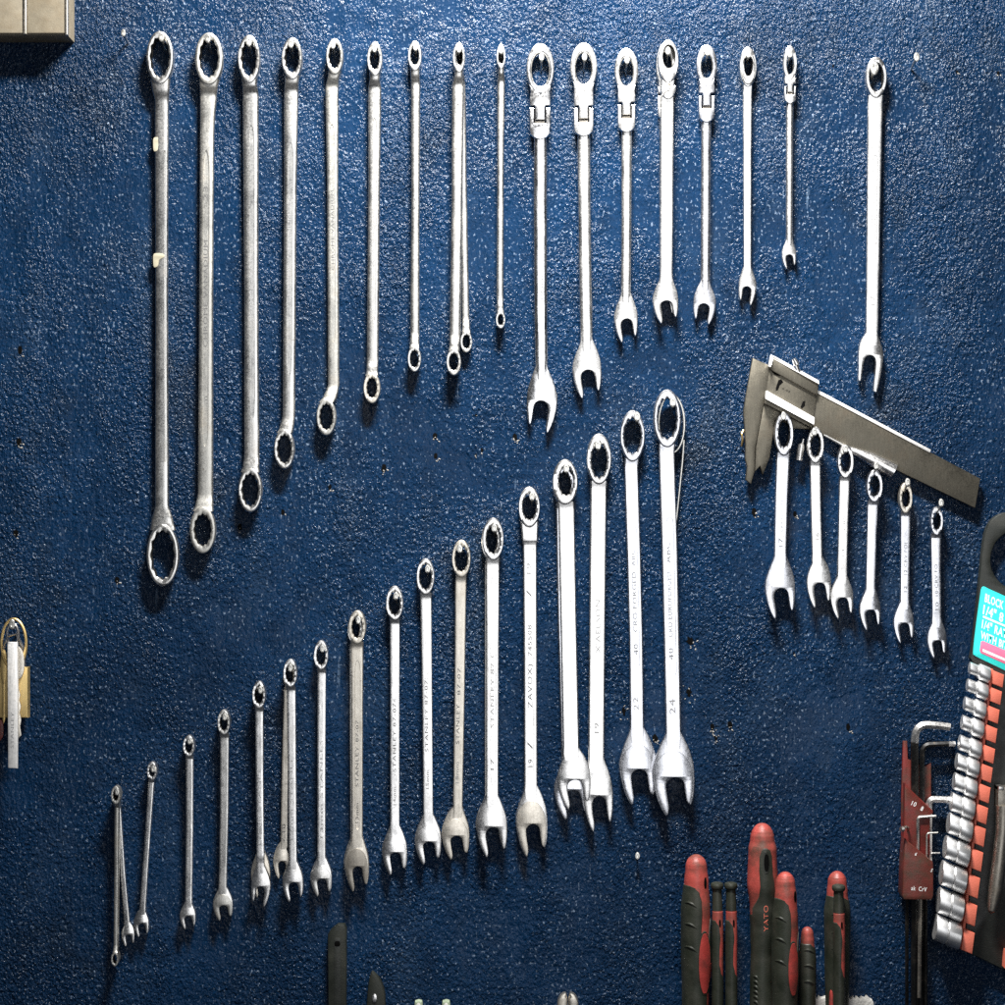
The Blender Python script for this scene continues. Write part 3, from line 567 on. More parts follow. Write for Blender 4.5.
# ------------------------------------------------------------------ nails that carry them, and spare ones
for x, y, l in ((161.5, 37, "longest double ring wrench"), (208, 38.5, "double ring wrench stamped 22"), (249, 42, "double ring wrench stamped 19"), (291, 43.5, "bent double ring wrench beside it"),
                (333, 45, "hooked grey double ring wrench"), (374.5, 48.5, "brownish slim double ring wrench"), (415.5, 47, "double ring wrench with an oval badge"), (459, 49, "two stacked thin double ring wrenches"),
                (501, 50, "shortest double ring wrench")):
    nail(x, y, "steel nail through the upper ring of the " + l, r=2.6 if x > 300 else 3.0)
for x, y, l in ((541.5, 57, "largest flex-head wrench"), (584.5, 57, "second largest flex-head wrench"), (627, 60, "middle sized flex-head wrench"), (668, 51, "collared ratchet wrench"),
                (707.6, 52, "blotchy smaller flex-head wrench"), (748.6, 54, "small solid ring ratchet wrench"), (790, 54, "smallest flex-head wrench")):
    nail(x, y, "steel nail through the ring of the " + l, r=2.7)
nail(874.5, 68, "large domed steel nail through the lone square jawed wrench", r=4.3, dy=12)
nail(123.5, 33, "spare steel nail between the beige box and the longest wrench", r=2.4, d=24, dx=-1, dy=6)
nail(916.6, 57, "bare steel nail standing alone beside the lone square jawed wrench", r=3, d=26, dx=1, dy=8)
nail(637.5, 856, "bent little nail low on the wall under the large open jaws", r=2.4, d=9, dy=3)
for x, y, l in ((117, 792, "tiny closed ring wrench"), (153, 769, "small wrench leaning the opposite way"), (189.5, 741, "short faintly lettered combination wrench"), (224.6, 717, "grey jawed short combination wrench"),
                (260.4, 690, "wrench covering a wider jawed one"), (290.4, 668, "wrench hung over the one stamped 10"), (322.4, 648.5, "narrow wrench with small lettering"), (358.4, 620, "tarnished combination wrench"),
                (396, 596, "wrench lettered ending 074"), (427.6, 569, "wrench lettered ending 075"), (459.8, 549, "yellowish jawed combination wrench"), (494.2, 528, "wide plain jawed wrench"), (532, 496.5, "wrench with flared ring neck"),
                (566.4, 468.6, "plain white steel wrench"), (598, 445.5, "large faintly lettered wrench"), (637.2, 417, "wrench stamped 22 at its ring"), (672.8, 402.5, "largest combination wrench")):
    nail(x, y, "round headed nail in the ring of the " + l, r=2.2 + (x - 100) / 600, d=26)
for x, y, l, dx, dy in ((783.6, 416, "widest short wrench", 3, 10), (814.4, 432, "short wrench with one long prong", 3, 12), (845.6, 449, "matt necked third short wrench", 3, 12), (876.4, 466, "unlettered short wrench", 4, 16), (907.6, 482.5, "mottled short wrench", 4, 16), (941.2, 503, "shortest wrench below the beam end", 5, 15)):
    nail(x, y, "slanted steel nail holding the " + l, r=2.7, d=36, dx=-dx * .1, dy=dy)

# ------------------------------------------------------------------ caliper
def CP(x, y): return (735 + x / 3.722, 340 + y / 3.722)
t = Thing("caliper", "large worn steel slide caliper with a pale scale strip, hung aslant on nails", "caliper", 860, 430, 9)
def cpl(name, pts, d0, d1, mat, b=.8, parent=None, slope=None): return t.add(name, plate([CP(*p) for p in pts], d0, d1, b, slope), mat, parent)
cpl("beam", [(150, 118), (306, 194), (912, 516), (893, 626), (285, 332), (140, 270)], 5, 11, 'caliper')
cpl("scale_edge", [(306, 186), (728, 409), (724, 420), (304, 198)], 8, 12, 'frost', .5)
fj = cpl("fixed_jaw", [(64, 67), (132, 98), (128, 200), (106, 235), (75, 400), (72, 488), (58, 537), (38, 520), (44, 470), (36, 440), (38, 380), (30, 265), (42, 190)], 6, 13, 'caliper')
cpl("sliding_jaw", [(110, 208), (285, 300), (283, 334), (215, 330), (165, 290), (150, 300), (128, 440), (102, 502), (92, 470), (73, 490), (76, 400)], 4, 11.8, 'caliper')
cpl("slider_body", [(128, 100), (305, 190), (290, 300), (110, 214)], 6, 13.2, 'caliper', .6)
cpl("top_rail", [(133, 60), (310, 160), (303, 208), (128, 112)], 7, 16, 'caliper', 1)
cpl("rail_edge", [(132, 56), (148, 62), (309, 152), (309, 166), (140, 72), (126, 104), (120, 100)], 7, 16.4, 'frost', .4, slope=lambda x, y: .8 * ((y - 368) - .5 * (x - 790)))
cpl("vernier_strip", [(112, 190), (289, 290), (287, 306), (284, 318), (108, 222)], 10, 22, 'frost', .5, slope=lambda x, y: .75 * ((y - 391) - .5 * (x - 764)))
cpl("vernier_base", [(108, 218), (284, 314), (281, 330), (104, 238)], 9, 21, 'caliper', .6)
t.add("depth_rod", tube([(*CP(330, 352), 9), (*CP(405, 392), 9), (*CP(440, 408), 10)], 2.2, 12), 'satin')
t.add("rod_sleeve", tube([(*CP(430, 408), 10), (*CP(500, 440), 11), (*CP(590, 488), 11)], [3.4, 6.5, 8.2], 20), 'steel')
sc = t.add("clamp_screw", tube([(*CP(235, 118), 16), (*CP(229, 100), 17), (*CP(226, 92), 17), (*CP(215, 72), 18)], [1.4, 1.4, 3.4, 2.2], 12), 'steel')
t.add("thumb_peg", tube([(*CP(253, 368), 12), (*CP(250, 385), 12), (*CP(246, 392), 12), (*CP(238, 448), 12)], [1.4, 1.6, 3.4, 3.6], 12), 'steel')
for pts in ([(150, 180), (160, 150), (170, 146), (178, 158), (165, 170), (158, 188), (150, 190)], [(242, 250), (250, 230), (260, 226), (258, 246), (246, 258)], [(126, 108), (170, 118), (166, 136), (146, 130)]):
    t.add("oil_stain", plate([CP(*p) for p in pts], 13.1, 13.32, .05), 'pit')
t.text("0.05", *CP(172, 184), *CP(202, 198), 2, 13.3, 'pit')
t = Thing("wire_stub", "small rusty wire hook poking out beside the caliper jaw", "wire", 742, 436, 6)
t.add("hook", tube([(742, 446, 3), (742.4, 440, 7), (741.6, 434, 8), (743.4, 430, 6)], 1.0, 8), 'brass')

# ------------------------------------------------------------------ beige box, keys
t = Thing("wall_box", "beige metal box with two panels at the corner of the wall", "box", 20, 20, 30)
bx = t.add("case", box(-60, -60, 69, 36.6, 0, 36, 2), 'cream')
t.add("front_panel", box(-60, -60, 24.6, 35, 36, 38.6, 1.4), 'cream')
t.add("front_panel", box(29, -60, 66.4, 35, 36, 38.6, 1.4), 'cream')
t.add("seam_strip", box(25, -60, 28.6, 36, 36, 40, 1), 'aged')
t.add("corner_strip", box(66.8, -60, 69.6, 36.8, 34, 40, .8), 'aged')
nail(12, 624.5, "round headed nail carrying the bunch of keys", r=3.2, d=34, dy=8)
t = Thing("key_ring", "worn brass split ring holding keys on the nail", "key ring", 13.5, 643, 18)
t.add("ring_wire", torus(13.8, 644, 18, 12.6, 25, 1.5, tiltx=.1), 'brass')
t = Thing("flat_bar_tag", "long flat chrome tool tag with an eye, in front of the keys", "tag", 12.6, 640, 26)
t.add("eye", torus(12.6, 634.5, 25, 5.6, 10.5, 1.1), 'steel')
bl = t.add("blade", plate([(7.4, 642), (17.6, 642), (18, 700), (17.4, 768.5), (8.2, 768), (7.8, 700)], 23, 27, .8), 'frost')
t.text("STANLEY", 13.8, 748, 14.2, 712, 3, 27.1, 'engrave_soft', bl, "engraved_lettering")
def key(label, head, blade, d, mat):
    t = Thing("key", label, "key", head[0][0], head[0][1], d, "keys on the brass ring")
    t.add("bow", plate(smooth_pts(head, 4), d, d + 2.4, .6), mat); t.add("blade", plate(blade, d + .3, d + 2.1, .4), mat)
key("pale steel key with rounded bow and toothed blade beside the flat tag", [(16, 648), (20, 647), (24, 654), (24.6, 668), (22, 677), (18, 679), (15, 672)], [(16.5, 676), (19, 676), (19.4, 690), (20.6, 694), (19.6, 700), (21.4, 706), (20, 712), (21.6, 720), (20.4, 726), (21.8, 735), (19, 738), (17.4, 736)], 19, 'aged')
key("brass key whose bow shows at the frame edge, behind the flat tag", [(2, 652), (5, 650), (7, 660), (6.6, 676), (4, 684), (1, 676), (.6, 662)], [(2.4, 680), (5.4, 680), (5.4, 720), (4, 724), (2.6, 718)], 15, 'brass')
t = Thing("padlock", "small scratched brass padlock hanging behind the keys", "padlock", 15, 690, 12)
t.add("body", box(-8, 667, 28.8, 717.5, 6, 17, 1.2), 'brass')
t.add("shackle", tube([(2, 668, 11), (2.4, 650, 11), (8, 636, 11), (16, 634, 11), (23, 648, 11), (24, 668, 11)], 1.8, 10), 'steel')
t = Thing("small_tag", "little red and white tag below the padlock at the frame edge", "tag", 0, 732, 12)
t.add("disc", plate(smooth_pts([(-6, 722), (1, 720), (3.2, 728), (2, 738), (-4, 741)], 4), 9, 11, .5), 'red')

# ------------------------------------------------------------------ utility knife and small knife
t = Thing("utility_knife", "black utility knife handle with a chamfered end, standing upright", "knife", 337, 960, 14)
t.add("body", plate([(328.4, 1040), (327.6, 935), (331, 930), (337.6, 924.6), (344.4, 924.8), (346.4, 929), (346, 1040)], 3, 13, 1.8), 'olive')
t.add("slider_track", plate([(334, 1040), (333.6, 941), (335.4, 938), (339.6, 938), (340.6, 941), (340.6, 1040)], 12.6, 13.6, .3), 'black')
t.add("slider_slot", plate(smooth_pts([(335, 946), (335, 941.6), (339.6, 941.6), (339.6, 946)], 3), 13.4, 13.8, .1), 'pit')
t = Thing("small_knife", "small dark knife handle with a bright rivet and curved tip", "knife", 374, 990, 12)
t.add("handle", plate(smooth_pts([(366.4, 1040), (367, 1000), (368.6, 982), (371.4, 972.6), (374.4, 973.6), (380, 980), (384, 990), (385.4, 1004), (385.4, 1040)], 4), 3, 12, 1.6), 'olive')
t.add("rivet", plate([(374.6 + 2.6 * math.cos(a * .4), 998 + 4.4 * math.sin(a * .4)) for a in range(16)], 11, 13.2, .6), 'steel')
t = Thing("pliers", "tips of closed steel pliers rising over the lower frame edge", "pliers", 568, 1003, 14)
for sg in (-1, 1):
    t.add("jaw", plate(smooth_pts([(568 + sg * .6, 1040), (568 + sg * .5, 1002), (568 + sg * 1.2, 997), (568 + sg * 2, 993.4), (568 + sg * 6, 994.2), (568 + sg * 9.6, 999), (568 + sg * 10.6, 1008), (568 + sg * 9, 1040)], 4), 6, 16, 1.6), 'aged')
for x, l in ((418.5, "pale green rounded tool end nearest the small dark knife"), (446, "pale green rounded tool end between the small knife and the pliers")):
    t = Thing("tool_grip", l, "tool", x, 1003, 14)
    t.add("grip", plate(smooth_pts([(x - 4.5, 1040), (x - 4.2, 1006), (x - 2, 1001.4), (x + 2, 1001.2), (x + 4.2, 1006), (x + 4.5, 1040)], 4), 6, 14, 1.6), 'mint')
    t.add("end_cap", plate(smooth_pts([(x - 2.6, 1007), (x - 1, 1003.4), (x + 1, 1003.4), (x + 2.6, 1007), (x, 1010)], 4), 13.6, 14.6, .3), 'plaster')

# ------------------------------------------------------------------ screwdrivers
def SP(x, y): return (670 + x / 5.025, 805 + y / 5.025)
class Grip:
    """round handle: rows (y, x, half width); depth half = .55 * half width * 1.5 (round in true proportion)"""
    def __init__(s, rows, d0, kd=1.15): s.rows = rows; s.d0 = d0; s.kd = kd
    def at(s, y): return interp([(r[0], r[1], r[2]) for r in s.rows], y)
    def front(s, x, y, eps=0):
        _, cx, hw = s.at(y); u = min(1, abs(x - cx) / max(hw, .01)); return s.d0 + s.kd * hw * math.sqrt(max(0, 1 - u * u)) + eps
    def loft(s, y0=None, y1=None, grow=0, n=28, step=2.0):
        y0 = s.rows[0][0] if y0 is None else y0; y1 = s.rows[-1][0] if y1 is None else y1
        ys = sorted(set([y0, y1] + [r[0] for r in s.rows if y0 < r[0] < y1] + [y0 + i * step for i in range(int((y1 - y0) / step) + 1)]))
        vs = []; fs = []
        for y in ys:
            _, cx, hw = s.at(y); hw += grow
            for k in range(n): a = 2 * math.pi * k / n; vs.append((cx + hw * math.cos(a), y, s.d0 + s.kd * hw * math.sin(a)))
        for i in range(len(ys) - 1):
            for k in range(n): j = (k + 1) % n; fs.append((i * n + k, i * n + j, (i + 1) * n + j, (i + 1) * n + k))
        fs.append(tuple(range(n))); fs.append(tuple(range((len(ys) - 1) * n, len(ys) * n)))
        return vs, fs
    def patch(s, rows, eps=.5, nx=10, step=1.2):
        """raised patch on the front: rows (y, x left, x right)"""
        y0, y1 = rows[0][0], rows[-1][0]; ny = max(6, int((y1 - y0) / step)); vs = []; fs = []
        for i in range(ny + 1):
            y = y0 + (y1 - y0) * i / ny; _, a, b = interp(rows, y)
            for j in range(nx + 1):
                x = a + (b - a) * j / nx; _, c, hw = s.at(y); u = max(-1, min(1, (x - c) / hw))
                e = eps if 0 < i < ny and (0 < j < nx or abs(u) > .95) else -.4
                if abs(u) > .95: u = math.copysign(1, u); x = c + u * hw
                vs.append((x + e * u, y, s.front(x, y) + e * math.sqrt(1 - u * u)))
        for i in range(ny):
            for j in range(nx): fs.append((i * (nx + 1) + j, i * (nx + 1) + j + 1, (i + 1) * (nx + 1) + j + 1, (i + 1) * (nx + 1) + j))
        return vs, fs
def dome(cx, ytop, hw, n=6, hgt=None):
    hgt = hgt or hw * 1.25
    return [(ytop + hgt * (1 - math.cos(math.pi / 2 * i / n)), cx, max(.15, hw * math.sin(math.pi / 2 * i / n))) for i in range(n + 1)]
GS = "screwdrivers with dark green and red handles"
def ridges(t, g, items, mat, parent):
    for y, xa, xb, drop in items:
        pts = []
        for i in range(9):
            f = i / 8; x = xa + (xb - xa) * f; yy = y + drop * (f ** 2) - 2.6 * math.sin(math.pi * f); pts.append((x, yy, g.front(x, yy, .15)))
        t.add("thumb_groove", tube(pts, [.3, .8, 1.2, 1.5, 1.6, 1.5, 1.2, .8, .3], 8), mat, parent)
def oval(cx, cy, rx, ry, n=9, lean=0): return [(cy - ry * math.cos(math.pi * i / n), cx + lean * (i / n - .5) - rx * math.sin(math.pi * i / n), cx + lean * (i / n - .5) + rx * math.sin(math.pi * i / n)) for i in range(n + 1)]

def big_driver(label, x0, x1, ytop, red_y, hole, inlay, lean, ridge_y, d0, grip_left=True):
    cx = (x0 + x1) / 2; hw = (x1 - x0) / 2; chw = hw * .74
    rows = dome(cx, ytop, chw) + [(red_y, cx + .2, hw * .84), (red_y + 28, cx - .4, hw * .98), (red_y + 70, cx, hw), (red_y + 110, cx - .5, hw * .9), (1050, cx - 1, hw * .82)]
    rows = [r for i, r in enumerate(rows) if i == 0 or r[0] > rows[i - 1][0] + .2]
    g = Grip(rows, d0)
    t = Thing("screwdriver", label, "screwdriver", cx, ytop, d0 + 6, GS)
    body = t.add("handle", g.loft(), 'red_worn')
    # dark rubber covering the lower left, its edge sweeping down to the right
    pr = []
    yy = [red_y + 1.5, red_y + 4, red_y + 9, red_y + 18, red_y + 30, red_y + 48, red_y + 70, red_y + 85, red_y + 100, 1048]
    fr = [.15, .42, .60, .68, .70, .66, .62, .72, .9, .995]
    for y, f in zip(yy, fr):
        _, c, h_ = g.at(y); pr.append((y, c - h_ * .995, c - h_ * .995 + 2 * h_ * f * .995))
    rb = t.add("rubber_grip", g.patch(pr, .7, 16), 'grip')
    pr = []
    for dy, f in ((34, .985), (44, .93), (60, .88), (80, .82), (96, .72), (110, .70)):
        _, c, h_ = g.at(red_y + dy); pr.append((red_y + dy, c + h_ * (2 * f - 1), c + h_ * .995))
    t.add("rubber_grip", g.patch(pr, .7, 8), 'grip')
    ix, iy_, ia, ib = inlay
    rim = t.add("inlay_rim", g.patch(oval(ix, iy_, ia * 1.14, ib * 1.06, lean=lean), .95), 'grip')
    t.add("grip_inlay", g.patch(oval(*inlay, lean=lean), 1.25), 'red', rim)
    hl = t.add("hanging_hole", g.patch(oval(*hole), .12), 'pit')
    ridges(t, g, [(y, x0 + .8, x0 + hw * 1.05, 5) for y in ridge_y], 'grip', rb)
    return t
big_driver("big red topped screwdriver with dark side grip, standing beside two precision drivers", 682, 711.4, 855, 883, (705, 882.5, 1.7, 6.4), (703.6, 962, 6.8, 31), 0, (903, 924, 947), 24)
big_driver("red topped screwdriver with a worn brown cap, between the tallest and the stubby driver", 772.6, 799.4, 872.5, 896, (795, 896.5, 1.7, 6.2), (792, 968, 5.8, 27), 0, (918, 939, 961), 40)
# tallest
g = Grip(dome(763.2, 824, 12.2, hgt=17) + [(850, 763.4, 14.2), (885, 763.4, 15.4), (908, 764, 13.4), (930, 763.6, 11.8), (955, 762.6, 10.4), (985, 762.4, 11), (1050, 763, 12.5)], 30)
t = Thing("screwdriver", "tallest screwdriver with a red dome, dark tongue and lettered grip", "screwdriver", 763, 824, 38, GS)
t.add("handle", g.loft(), 'red_worn')
rb = t.add("rubber_grip", g.patch([(847, 763, 766), (850, 760.4, 770), (856, 758.4, 771.6), (870, 758, 772.4), (885, 759, 774.4), (896, 757.6, 776.2), (908, 752, 777.2), (918, 751.4, 775.8), (940, 752, 774), (960, 752.4, 772.8), (1048, 750.6, 775.2)], .7, 18), 'grip')
rm = t.add("hole_rim", g.patch(oval(765.2, 861.5, 4.6, 12), .95), 'olive')
t.add("hanging_hole", g.patch(oval(765.4, 861.4, 3, 9.6), 1.15), 'pit')
t.text("YATO", 767.4, 930.5, 767.2, 904, 4.4, 0, 'coral', rb, "lettering", depth_of=lambda x, y: g.front(x, y, .95))
ridges(t, g, [(978 + 5 * i, 753, 758.6, 2.5) for i in range(8)], 'grip', rb)
# stubby and rear one
def plain_driver(label, x0, x1, ytop, red_y, d0, ridge_y, inlay=None):
    cx = (x0 + x1) / 2; hw = (x1 - x0) / 2
    rows = dome(cx, ytop, hw * .74, hgt=hw * .9) + [(red_y, cx, hw * .82), (red_y + 20, cx, hw), (red_y + 60, cx, hw * .96), (1050, cx, hw * .8)]
    rows = [r for i, r in enumerate(rows) if i == 0 or r[0] > rows[i - 1][0] + .2]
    g = Grip(rows, d0); t = Thing("screwdriver", label, "screwdriver", cx, ytop, d0 + 4, GS)
    t.add("handle", g.loft(), 'red_worn')
    pr = [(y, g.at(y)[1] - g.at(y)[2] * .995, g.at(y)[1] + g.at(y)[2] * .995) for y in [red_y + 2, red_y + 8, red_y + 20, red_y + 50, 1048]]
    pr[0] = (pr[0][0], pr[0][1], pr[0][1] + .7 * (pr[0][2] - pr[0][1]))
    rb = t.add("rubber_grip", g.patch(pr, .6, 16), 'grip')
    if inlay: t.add("grip_inlay", g.patch(oval(*inlay), .9), 'red')
    ridges(t, g, [(y, x0 + hw * .3, x1 - hw * .2, 3) for y in ridge_y], 'grip', rb)
    return t
plain_driver("stubby screwdriver with a pink red end, lowest among the handles", 799.6, 816.2, 927.4, 941, 22, (951, 966, 982))
plain_driver("screwdriver with a dusty brown top, standing behind a precision driver", 825, 850.6, 871.6, 893, 20, (914, 932, 948))
def precision(label, x0, x1, ytop, d0, cap_lab=None):
    cx = (x0 + x1) / 2; hw = (x1 - x0) / 2; k = hw / 6.7
    t = Thing("precision_screwdriver", label, "screwdriver", cx, ytop, d0 + 4, "precision screwdrivers with swivel caps")
    capg = Grip([(ytop, cx, hw * .55), (ytop + 1, cx, hw * .9), (ytop + 3, cx, hw), (ytop + 5.4, cx, hw * .95), (ytop + 7.4, cx, hw * .72), (ytop + 10, cx, hw * .74), (ytop + 28, cx + .3, hw * .80)], d0)
    t.add("swivel_cap", capg.loft(step=1), 'grip')
    g = Grip([(ytop + 28, cx + .4, hw * .74), (ytop + 29, cx + .4, hw * .82), (ytop + 50, cx + .6, hw * .86), (ytop + 90, cx + .6, hw * .84), (1050, cx + .4, hw * .8)], d0)
    t.add("handle", g.loft(), 'red_worn')
    def lr(y, a, b): _, c, h_ = g.at(y); return (y, c + a * h_, c + b * h_)
    t.add("rubber_grip", g.patch([lr(ytop + 37, -.99, -.5), lr(ytop + 44, -.99, .25), lr(ytop + 55, -.99, .45), lr(ytop + 66, -.99, .3), lr(ytop + 80, -.99, .25), lr(ytop + 90, -.99, .6), lr(ytop + 94, -.99, .95), (1048, g.at(1048)[1] - g.at(1048)[2] * .99, g.at(1048)[1] + g.at(1048)[2] * .99)], .5, 12), 'grip')
    t.add("hanging_hole", g.patch(oval(cx + 2.2 * k, ytop + 40, 1.1, 4), .6), 'pit')
    return t
precision("thin precision screwdriver right beside the big red topped driver", 711, 724, 882.8, 26)
precision("thin precision screwdriver nearer to the tallest driver", 724.6, 738, 882.8, 26)
precision("thin precision screwdriver standing before the dusty brown topped driver", 832.4, 846, 885, 44)
# plaster-crusted ledge the drivers stand in
pts = [(812, 1040), (812, 1001)]; x = 813
while x < 874: pts.append((x, 1000.6 - random.uniform(0, 4.2) + (2 if 848 < x < 866 and random.random() < .3 else 0))); x += 1.7
pts += [(874, 1003), (874, 1040)]
t = Thing("tool_ledge", "rough white crusted ledge edge behind the screwdriver handles", "ledge", 842, 1000, 10)
t.add("crust", plate(pts, 0, 9, .8), 'plaster')
t = Thing("tool_tip", "slim red tool handle peeping up beside the precision driver", "tool", 831.6, 1000, 36)
t.add("grip", plate(smooth_pts([(829.8, 1040), (830, 1000), (831, 992), (832.4, 992), (833.2, 1002), (833.4, 1040)], 4), 30, 40, .8), 'red')

# ------------------------------------------------------------------ hex key set
def R3(x, y): return (875 + x / 7.73, 740 + y / 7.73)
t = Thing("hex_key_holder", "red plastic hex key holder with two slanting tiers", "tool holder", 916, 840, 16)
t.add("back_plate", plate([(904.6, 742), (908.8, 742), (909.4, 760), (926, 768), (932.8, 764), (932.8, 812), (930, 880), (903, 880), (903, 800)], 3, 7, .6), 'red_holder')
up = t.add("upper_tier", plate([R3(228, 336), R3(250, 360), R3(446, 545), R3(446, 566), R3(425, 580), R3(425, 900), R3(215, 900), R3(222, 600)], 6, 18, 1.2), 'red_holder')
lo = t.add("lower_tier", plate([R3(215, 745), R3(240, 770), R3(428, 925), R3(432, 950), (931, 893), (929.4, 897.6), (901.4, 897.4), (899.8, 893), (901, 860)], 6, 30, 1.6), 'red_brown')
t.text("10", *R3(275, 500), *R3(308, 515), 4.6, 18.1, 'white', up, "printed_lettering"); t.text("8", *R3(345, 540), *R3(362, 548), 4.6, 18.1, 'white', up, "printed_lettering")
t.text("6", *R3(285, 872), *R3(297, 880), 3.4, 30.1, 'white', lo, "printed_lettering"); t.text("5", *R3(408, 1000), *R3(418, 1005), 3.4, 30.1, 'white', lo, "printed_lettering")
t.text("ak  CrV", 908.6, 887.8, 924, 889.4, 4.4, 30.1, 'white', lo, "printed_lettering")
t = Thing("hex_key", "largest hex key with its lit worn bend painted bright, rising highest from the holder", "hex key", 914.6, 724.5, 12, "hex keys in the red holder")
t.add("shank", tube([(914.6, 1030, 12), (914.6, 760, 12), (914.6, 742, 12)], 4.2, 6, rot=.5), 'black_steel')
t.add("bend", tube([(914.6, 743, 12), (914.8, 737, 12), (915.8, 732, 12), (918, 728, 12), (921.6, 725.4, 12), (926, 724.6, 12), (938, 725.4, 12), (950, 727, 12)], 4.2, 6, rot=.5), 'steel')  # light falling on the black bend is painted in as bright steel
b_ = Thing("hex_key", "second largest hex key, dark with a bright cut end, nested under the largest", "hex key", 922, 744, 12, "hex keys in the red holder")
def bent(x, yb, xe, ye, rb, d, y1):
    P = [(x, y1, d), (x, yb + rb + 10, d)]
    for i in range(7):
        a = math.pi / 2 * i / 6; P.append((x + rb * .8 * (1 - math.cos(a)), yb + rb * (1 - math.sin(a)), d))
    return P + [(xe, ye, d)]
b_.add("shank", tube(bent(922, 744.4, 949, 743.6, 9, 12, 1030), 2.7, 6, rot=.5), 'black_steel')
b_.add("tip", tube([(948.6, 743.6, 12), (955, 743.8, 12)], 2.9, 6, rot=.5), 'steel')
for lab, x, yb, xe, ye, r, d, y1, m in (("bright hex key reaching across to the chrome sockets", 928.6, 799, 958, 800, 3.6, 12, 870, 'steel'), ("short bright hex key hooked over the edge of the upper tier", 917.6, 817, 936, 816, 1.5, 20, 900, 'satin'),
                                        ("small dark hex key with a pale bend above the lower tier", 926.6, 833, 938, 832.6, .9, 21, 900, 'satin_dull'), ("thinnest hex key lowest in the holder", 930, 853, 940, 853, .9, 21, 900, 'satin')):
    q = Thing("hex_key", lab, "hex key", x, yb, d, "hex keys in the red holder"); q.add("shank", tube(bent(x, yb, xe, ye, 3.4 if r < 2 else 6, d, y1), r, 6, rot=.5), m)
for x, r, m, lab in ((906.8, 1.9, 'black_steel', "thin black hex key shank below the holder, farthest from the sockets"), (926, 1.5, 'black_steel', "slim black hex key shank below the holder, nearest the sockets")):
    q = Thing("hex_key", lab, "hex key", x, 940, 14, "hex keys in the red holder"); q.add("shank", tube([(x, 890, 14), (x, 1030, 14)], r, 6, rot=.5), m)
q = Thing("hex_key", "grey steel hex key shank hanging lowest below the red holder", "hex key", 920, 950, 22, "hex keys in the red holder"); q.add("shank", tube([(920.6, 890, 20), (919.4, 998, 20)], 1.9, 6, rot=.5), 'gun')
t = Thing("wall_hook", "bent steel screw hook pinning the red hex key holder", "hook", 900, 828, 24)
t.add("hook", tube([(909, 842, 8), (909.4, 834, 14), (908.4, 828, 22), (905, 826.4, 28), (902, 827.4, 32)], 1.4, 10), 'gun')
t.add("head", tube([(901.6, 827.6, 32), (900.2, 828, 34), (899.8, 828.1, 34.2)], [2.6, 3, 1.6], 16), 'nail')

# ------------------------------------------------------------------ socket rack at the frame edge
E1 = Vector((.925, .38)); E2 = Vector((-.13, .99))
t = Thing("socket_rack", "black plastic socket rack with hanging hole and teal label card", "tool rack", 990, 740, 14)
outer = [(967.6, 952.5), (964.6, 950), (964.4, 944), (992, 690), (993, 677), (990, 671), (973, 662.6), (970.6, 658)] + [tuple(q) for q in smooth_pts([(972.4, 650), (977, 610), (981.4, 566), (984.6, 538), (990, 523), (998, 515.4), (1010, 512), (1040, 512), (1062, 530), (1068, 600)], 5, False)] + [(1060, 800), (1050, 992)]
hole = [(1021 + 30 * math.cos(a), 560 + 30.5 * math.sin(a)) for a in [2 * math.pi * i / 56 for i in range(56)]]
rk = t.add("backing", plate_with_hole(outer, hole, 2, 12, 1.2), 'black')
card = t.add("label_card", plate(smooth_pts([(973.4, 652), (976, 628), (980.4, 596), (981.6, 589), (984, 586.6), (990, 589.4), (1006, 596.6), (1040, 613), (1036, 686), (1006, 671), (980, 658.4), (975, 655.6)], 4), 11.6, 13.6, .4), 'teal')
def crd(txt, x, y, ln, cap): t.text(txt, x, y, x + ln * .915, y + ln * .40, cap, 13.75, 'white', card, "printed_lettering", up=(.12, -.99), bold=.025)
crd("BLOCK C", 984.6, 601.4, 26, 8); crd('1/4" 8 I', 982.8, 613.6, 27, 9)
crd('1/4" RATCHET', 981.6, 627.6, 46, 8.2); crd("WITH BITS", 980.4, 638.2, 32, 7.6)
t.add("rule_line", plate([(983.2, 615.6), (1030, 635.6), (1029.8, 637.6), (983, 617.6)], 13.5, 13.8, .05), 'white', card)
t.add("pink_band", plate([(981, 641.6), (983, 640.8), (1032, 661.6), (1031, 675.4), (980.8, 653), (979.8, 650.6)], 13.5, 13.9, .1), 'pink', card)
t.add("white_line", plate([(982.8, 649), (1028, 668.6), (1027.8, 671), (982.6, 651.4)], 13.8, 14.1, .05), 'white', card)
crd("No", 992, 651, 4.6, 2.6)
cen = [(979.2, 671.5, 10.2, 5.6), (977, 688.6, 10.2, 5.8), (974.4, 707, 10.4, 6), (972, 726, 10.6, 6.4), (969.6, 746.2, 10.8, 6.8), (967, 765, 11, 7.2), (964.6, 785, 11.2, 7.6), (962, 805.6, 11.4, 8), (959.4, 827, 11.6, 8.6), (956.4, 851, 12, 9.2), (953, 877, 12.2, 9.8), (950, 904.4, 12.4, 10.6), (947, 931.6, 12.8, 11.4)]
def lathe2(c, prof, d):
    vs = []; fs = []; n = 32
    for a, r in prof:
        p = Vector(c) + E1 * a
        for k in range(n):
            q = 2 * math.pi * k / n; o = E2 * (r * math.cos(q)); vs.append((p.x + o.x, p.y + o.y, d + r * 1.0 * math.sin(q)))
    for i in range(len(prof) - 1):
        for k in range(n): j = (k + 1) % n; fs.append((i * n + k, i * n + j, (i + 1) * n + j, (i + 1) * n + k))
    fs.append(tuple(range(n))); fs.append(tuple(range((len(prof) - 1) * n, len(prof) * n)))
    return vs, fs
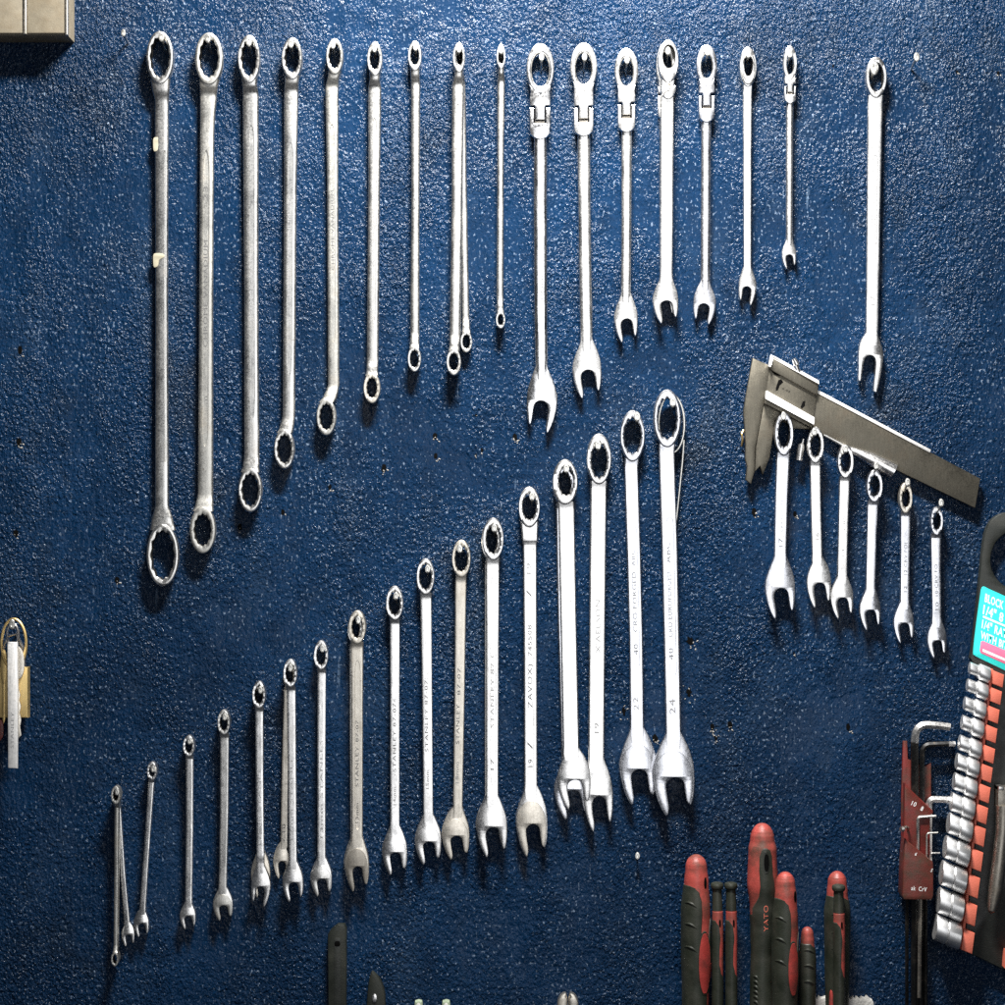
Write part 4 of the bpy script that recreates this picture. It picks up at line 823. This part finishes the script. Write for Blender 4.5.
order = ["smallest", "second smallest", "third smallest", "fourth smallest", "fifth smallest", "sixth smallest", "middle sized", "sixth largest", "fifth largest", "fourth largest", "third largest", "second largest", "largest"]
for i, (x, y, hl, r) in enumerate(cen):
    d = 22
    r = [7.6, 8, 8.3, 8.6, 8.8, 9, 9.3, 9.8, 10.6, 11.3, 12, 12.3, 12.4][i] * 1.06; hl += .8
    q = Thing("socket", "%s chrome socket on the rack%s" % (order[i], ", directly under the teal label" if i == 0 else ", lowest of its column" if i == 12 else ", %s its column" % ("high in" if i < 5 else "midway down" if i < 9 else "low in")), "socket", x, y, d, "chrome sockets on the rack")
    small = min(1, .72 + i * .026)
    m = -.05 * hl
    q.add("hex_end", lathe2((x, y), [(-hl, r * small * .84), (-hl + .4, r * small * .97), (-hl + 1.2, r * small), (m - 1.4, r * small), (m - .6, r * small * .93)], d), 'socket')
    q.add("drive_end", lathe2((x, y), [(m - .8, r * .80), (m + .2, r * .96), (m + 1, r), (hl - 1, r), (hl - .2, r * .96), (hl, r * .8)], d), 'socket')
    a = E1 * hl; top = Vector((x, y)) + a
    ch = max(6.0, r * .78) * 1.02; cwid = 11.8
    pts = [top + E1 * .6 - E2 * ch, top + E1 * (cwid + .6) - E2 * ch, top + E1 * (cwid + .6) + E2 * ch, top + E1 * .6 + E2 * ch]
    cl = t.add("clip", plate([tuple(p) for p in pts], 10, 27, 1.0), 'coral')
fl = Vector((cen[0][0], cen[0][1])) + E1 * 10.9; fl2 = Vector((cen[-1][0], cen[-1][1])) + E1 * 13.4
t.add("clip_rail", plate([(fl.x - .4, fl.y - 8), (fl.x + 2, fl.y - 7), (fl2.x + 2, fl2.y + 9), (fl2.x - .4, fl2.y + 8)], 10, 24, .6), 'coral')
t.add("clip", plate([(1003.6, 948), (1018, 954), (1017, 972), (1002.4, 966)], 10, 26, 1), 'coral')
r_ = Thing("ratchet", "grey steel ratchet handle end clipped into the socket rack", "ratchet", 1000, 850, 30)
r_.add("handle", tube([(1004, 806, 26), (1003.4, 830, 26), (1000, 862, 26), (996.4, 890, 26), (993, 911, 25), (991.6, 914, 24)], [7, 6.6, 7, 7, 4.6, 1.5], 20), 'gun')
r_.add("bracket", box(998, 787, 1010, 808, 12, 30, 1), 'gun')
r_.add("bracket_lip", box(998, 786, 1003.4, 790, 12, 33, .8), 'satin')
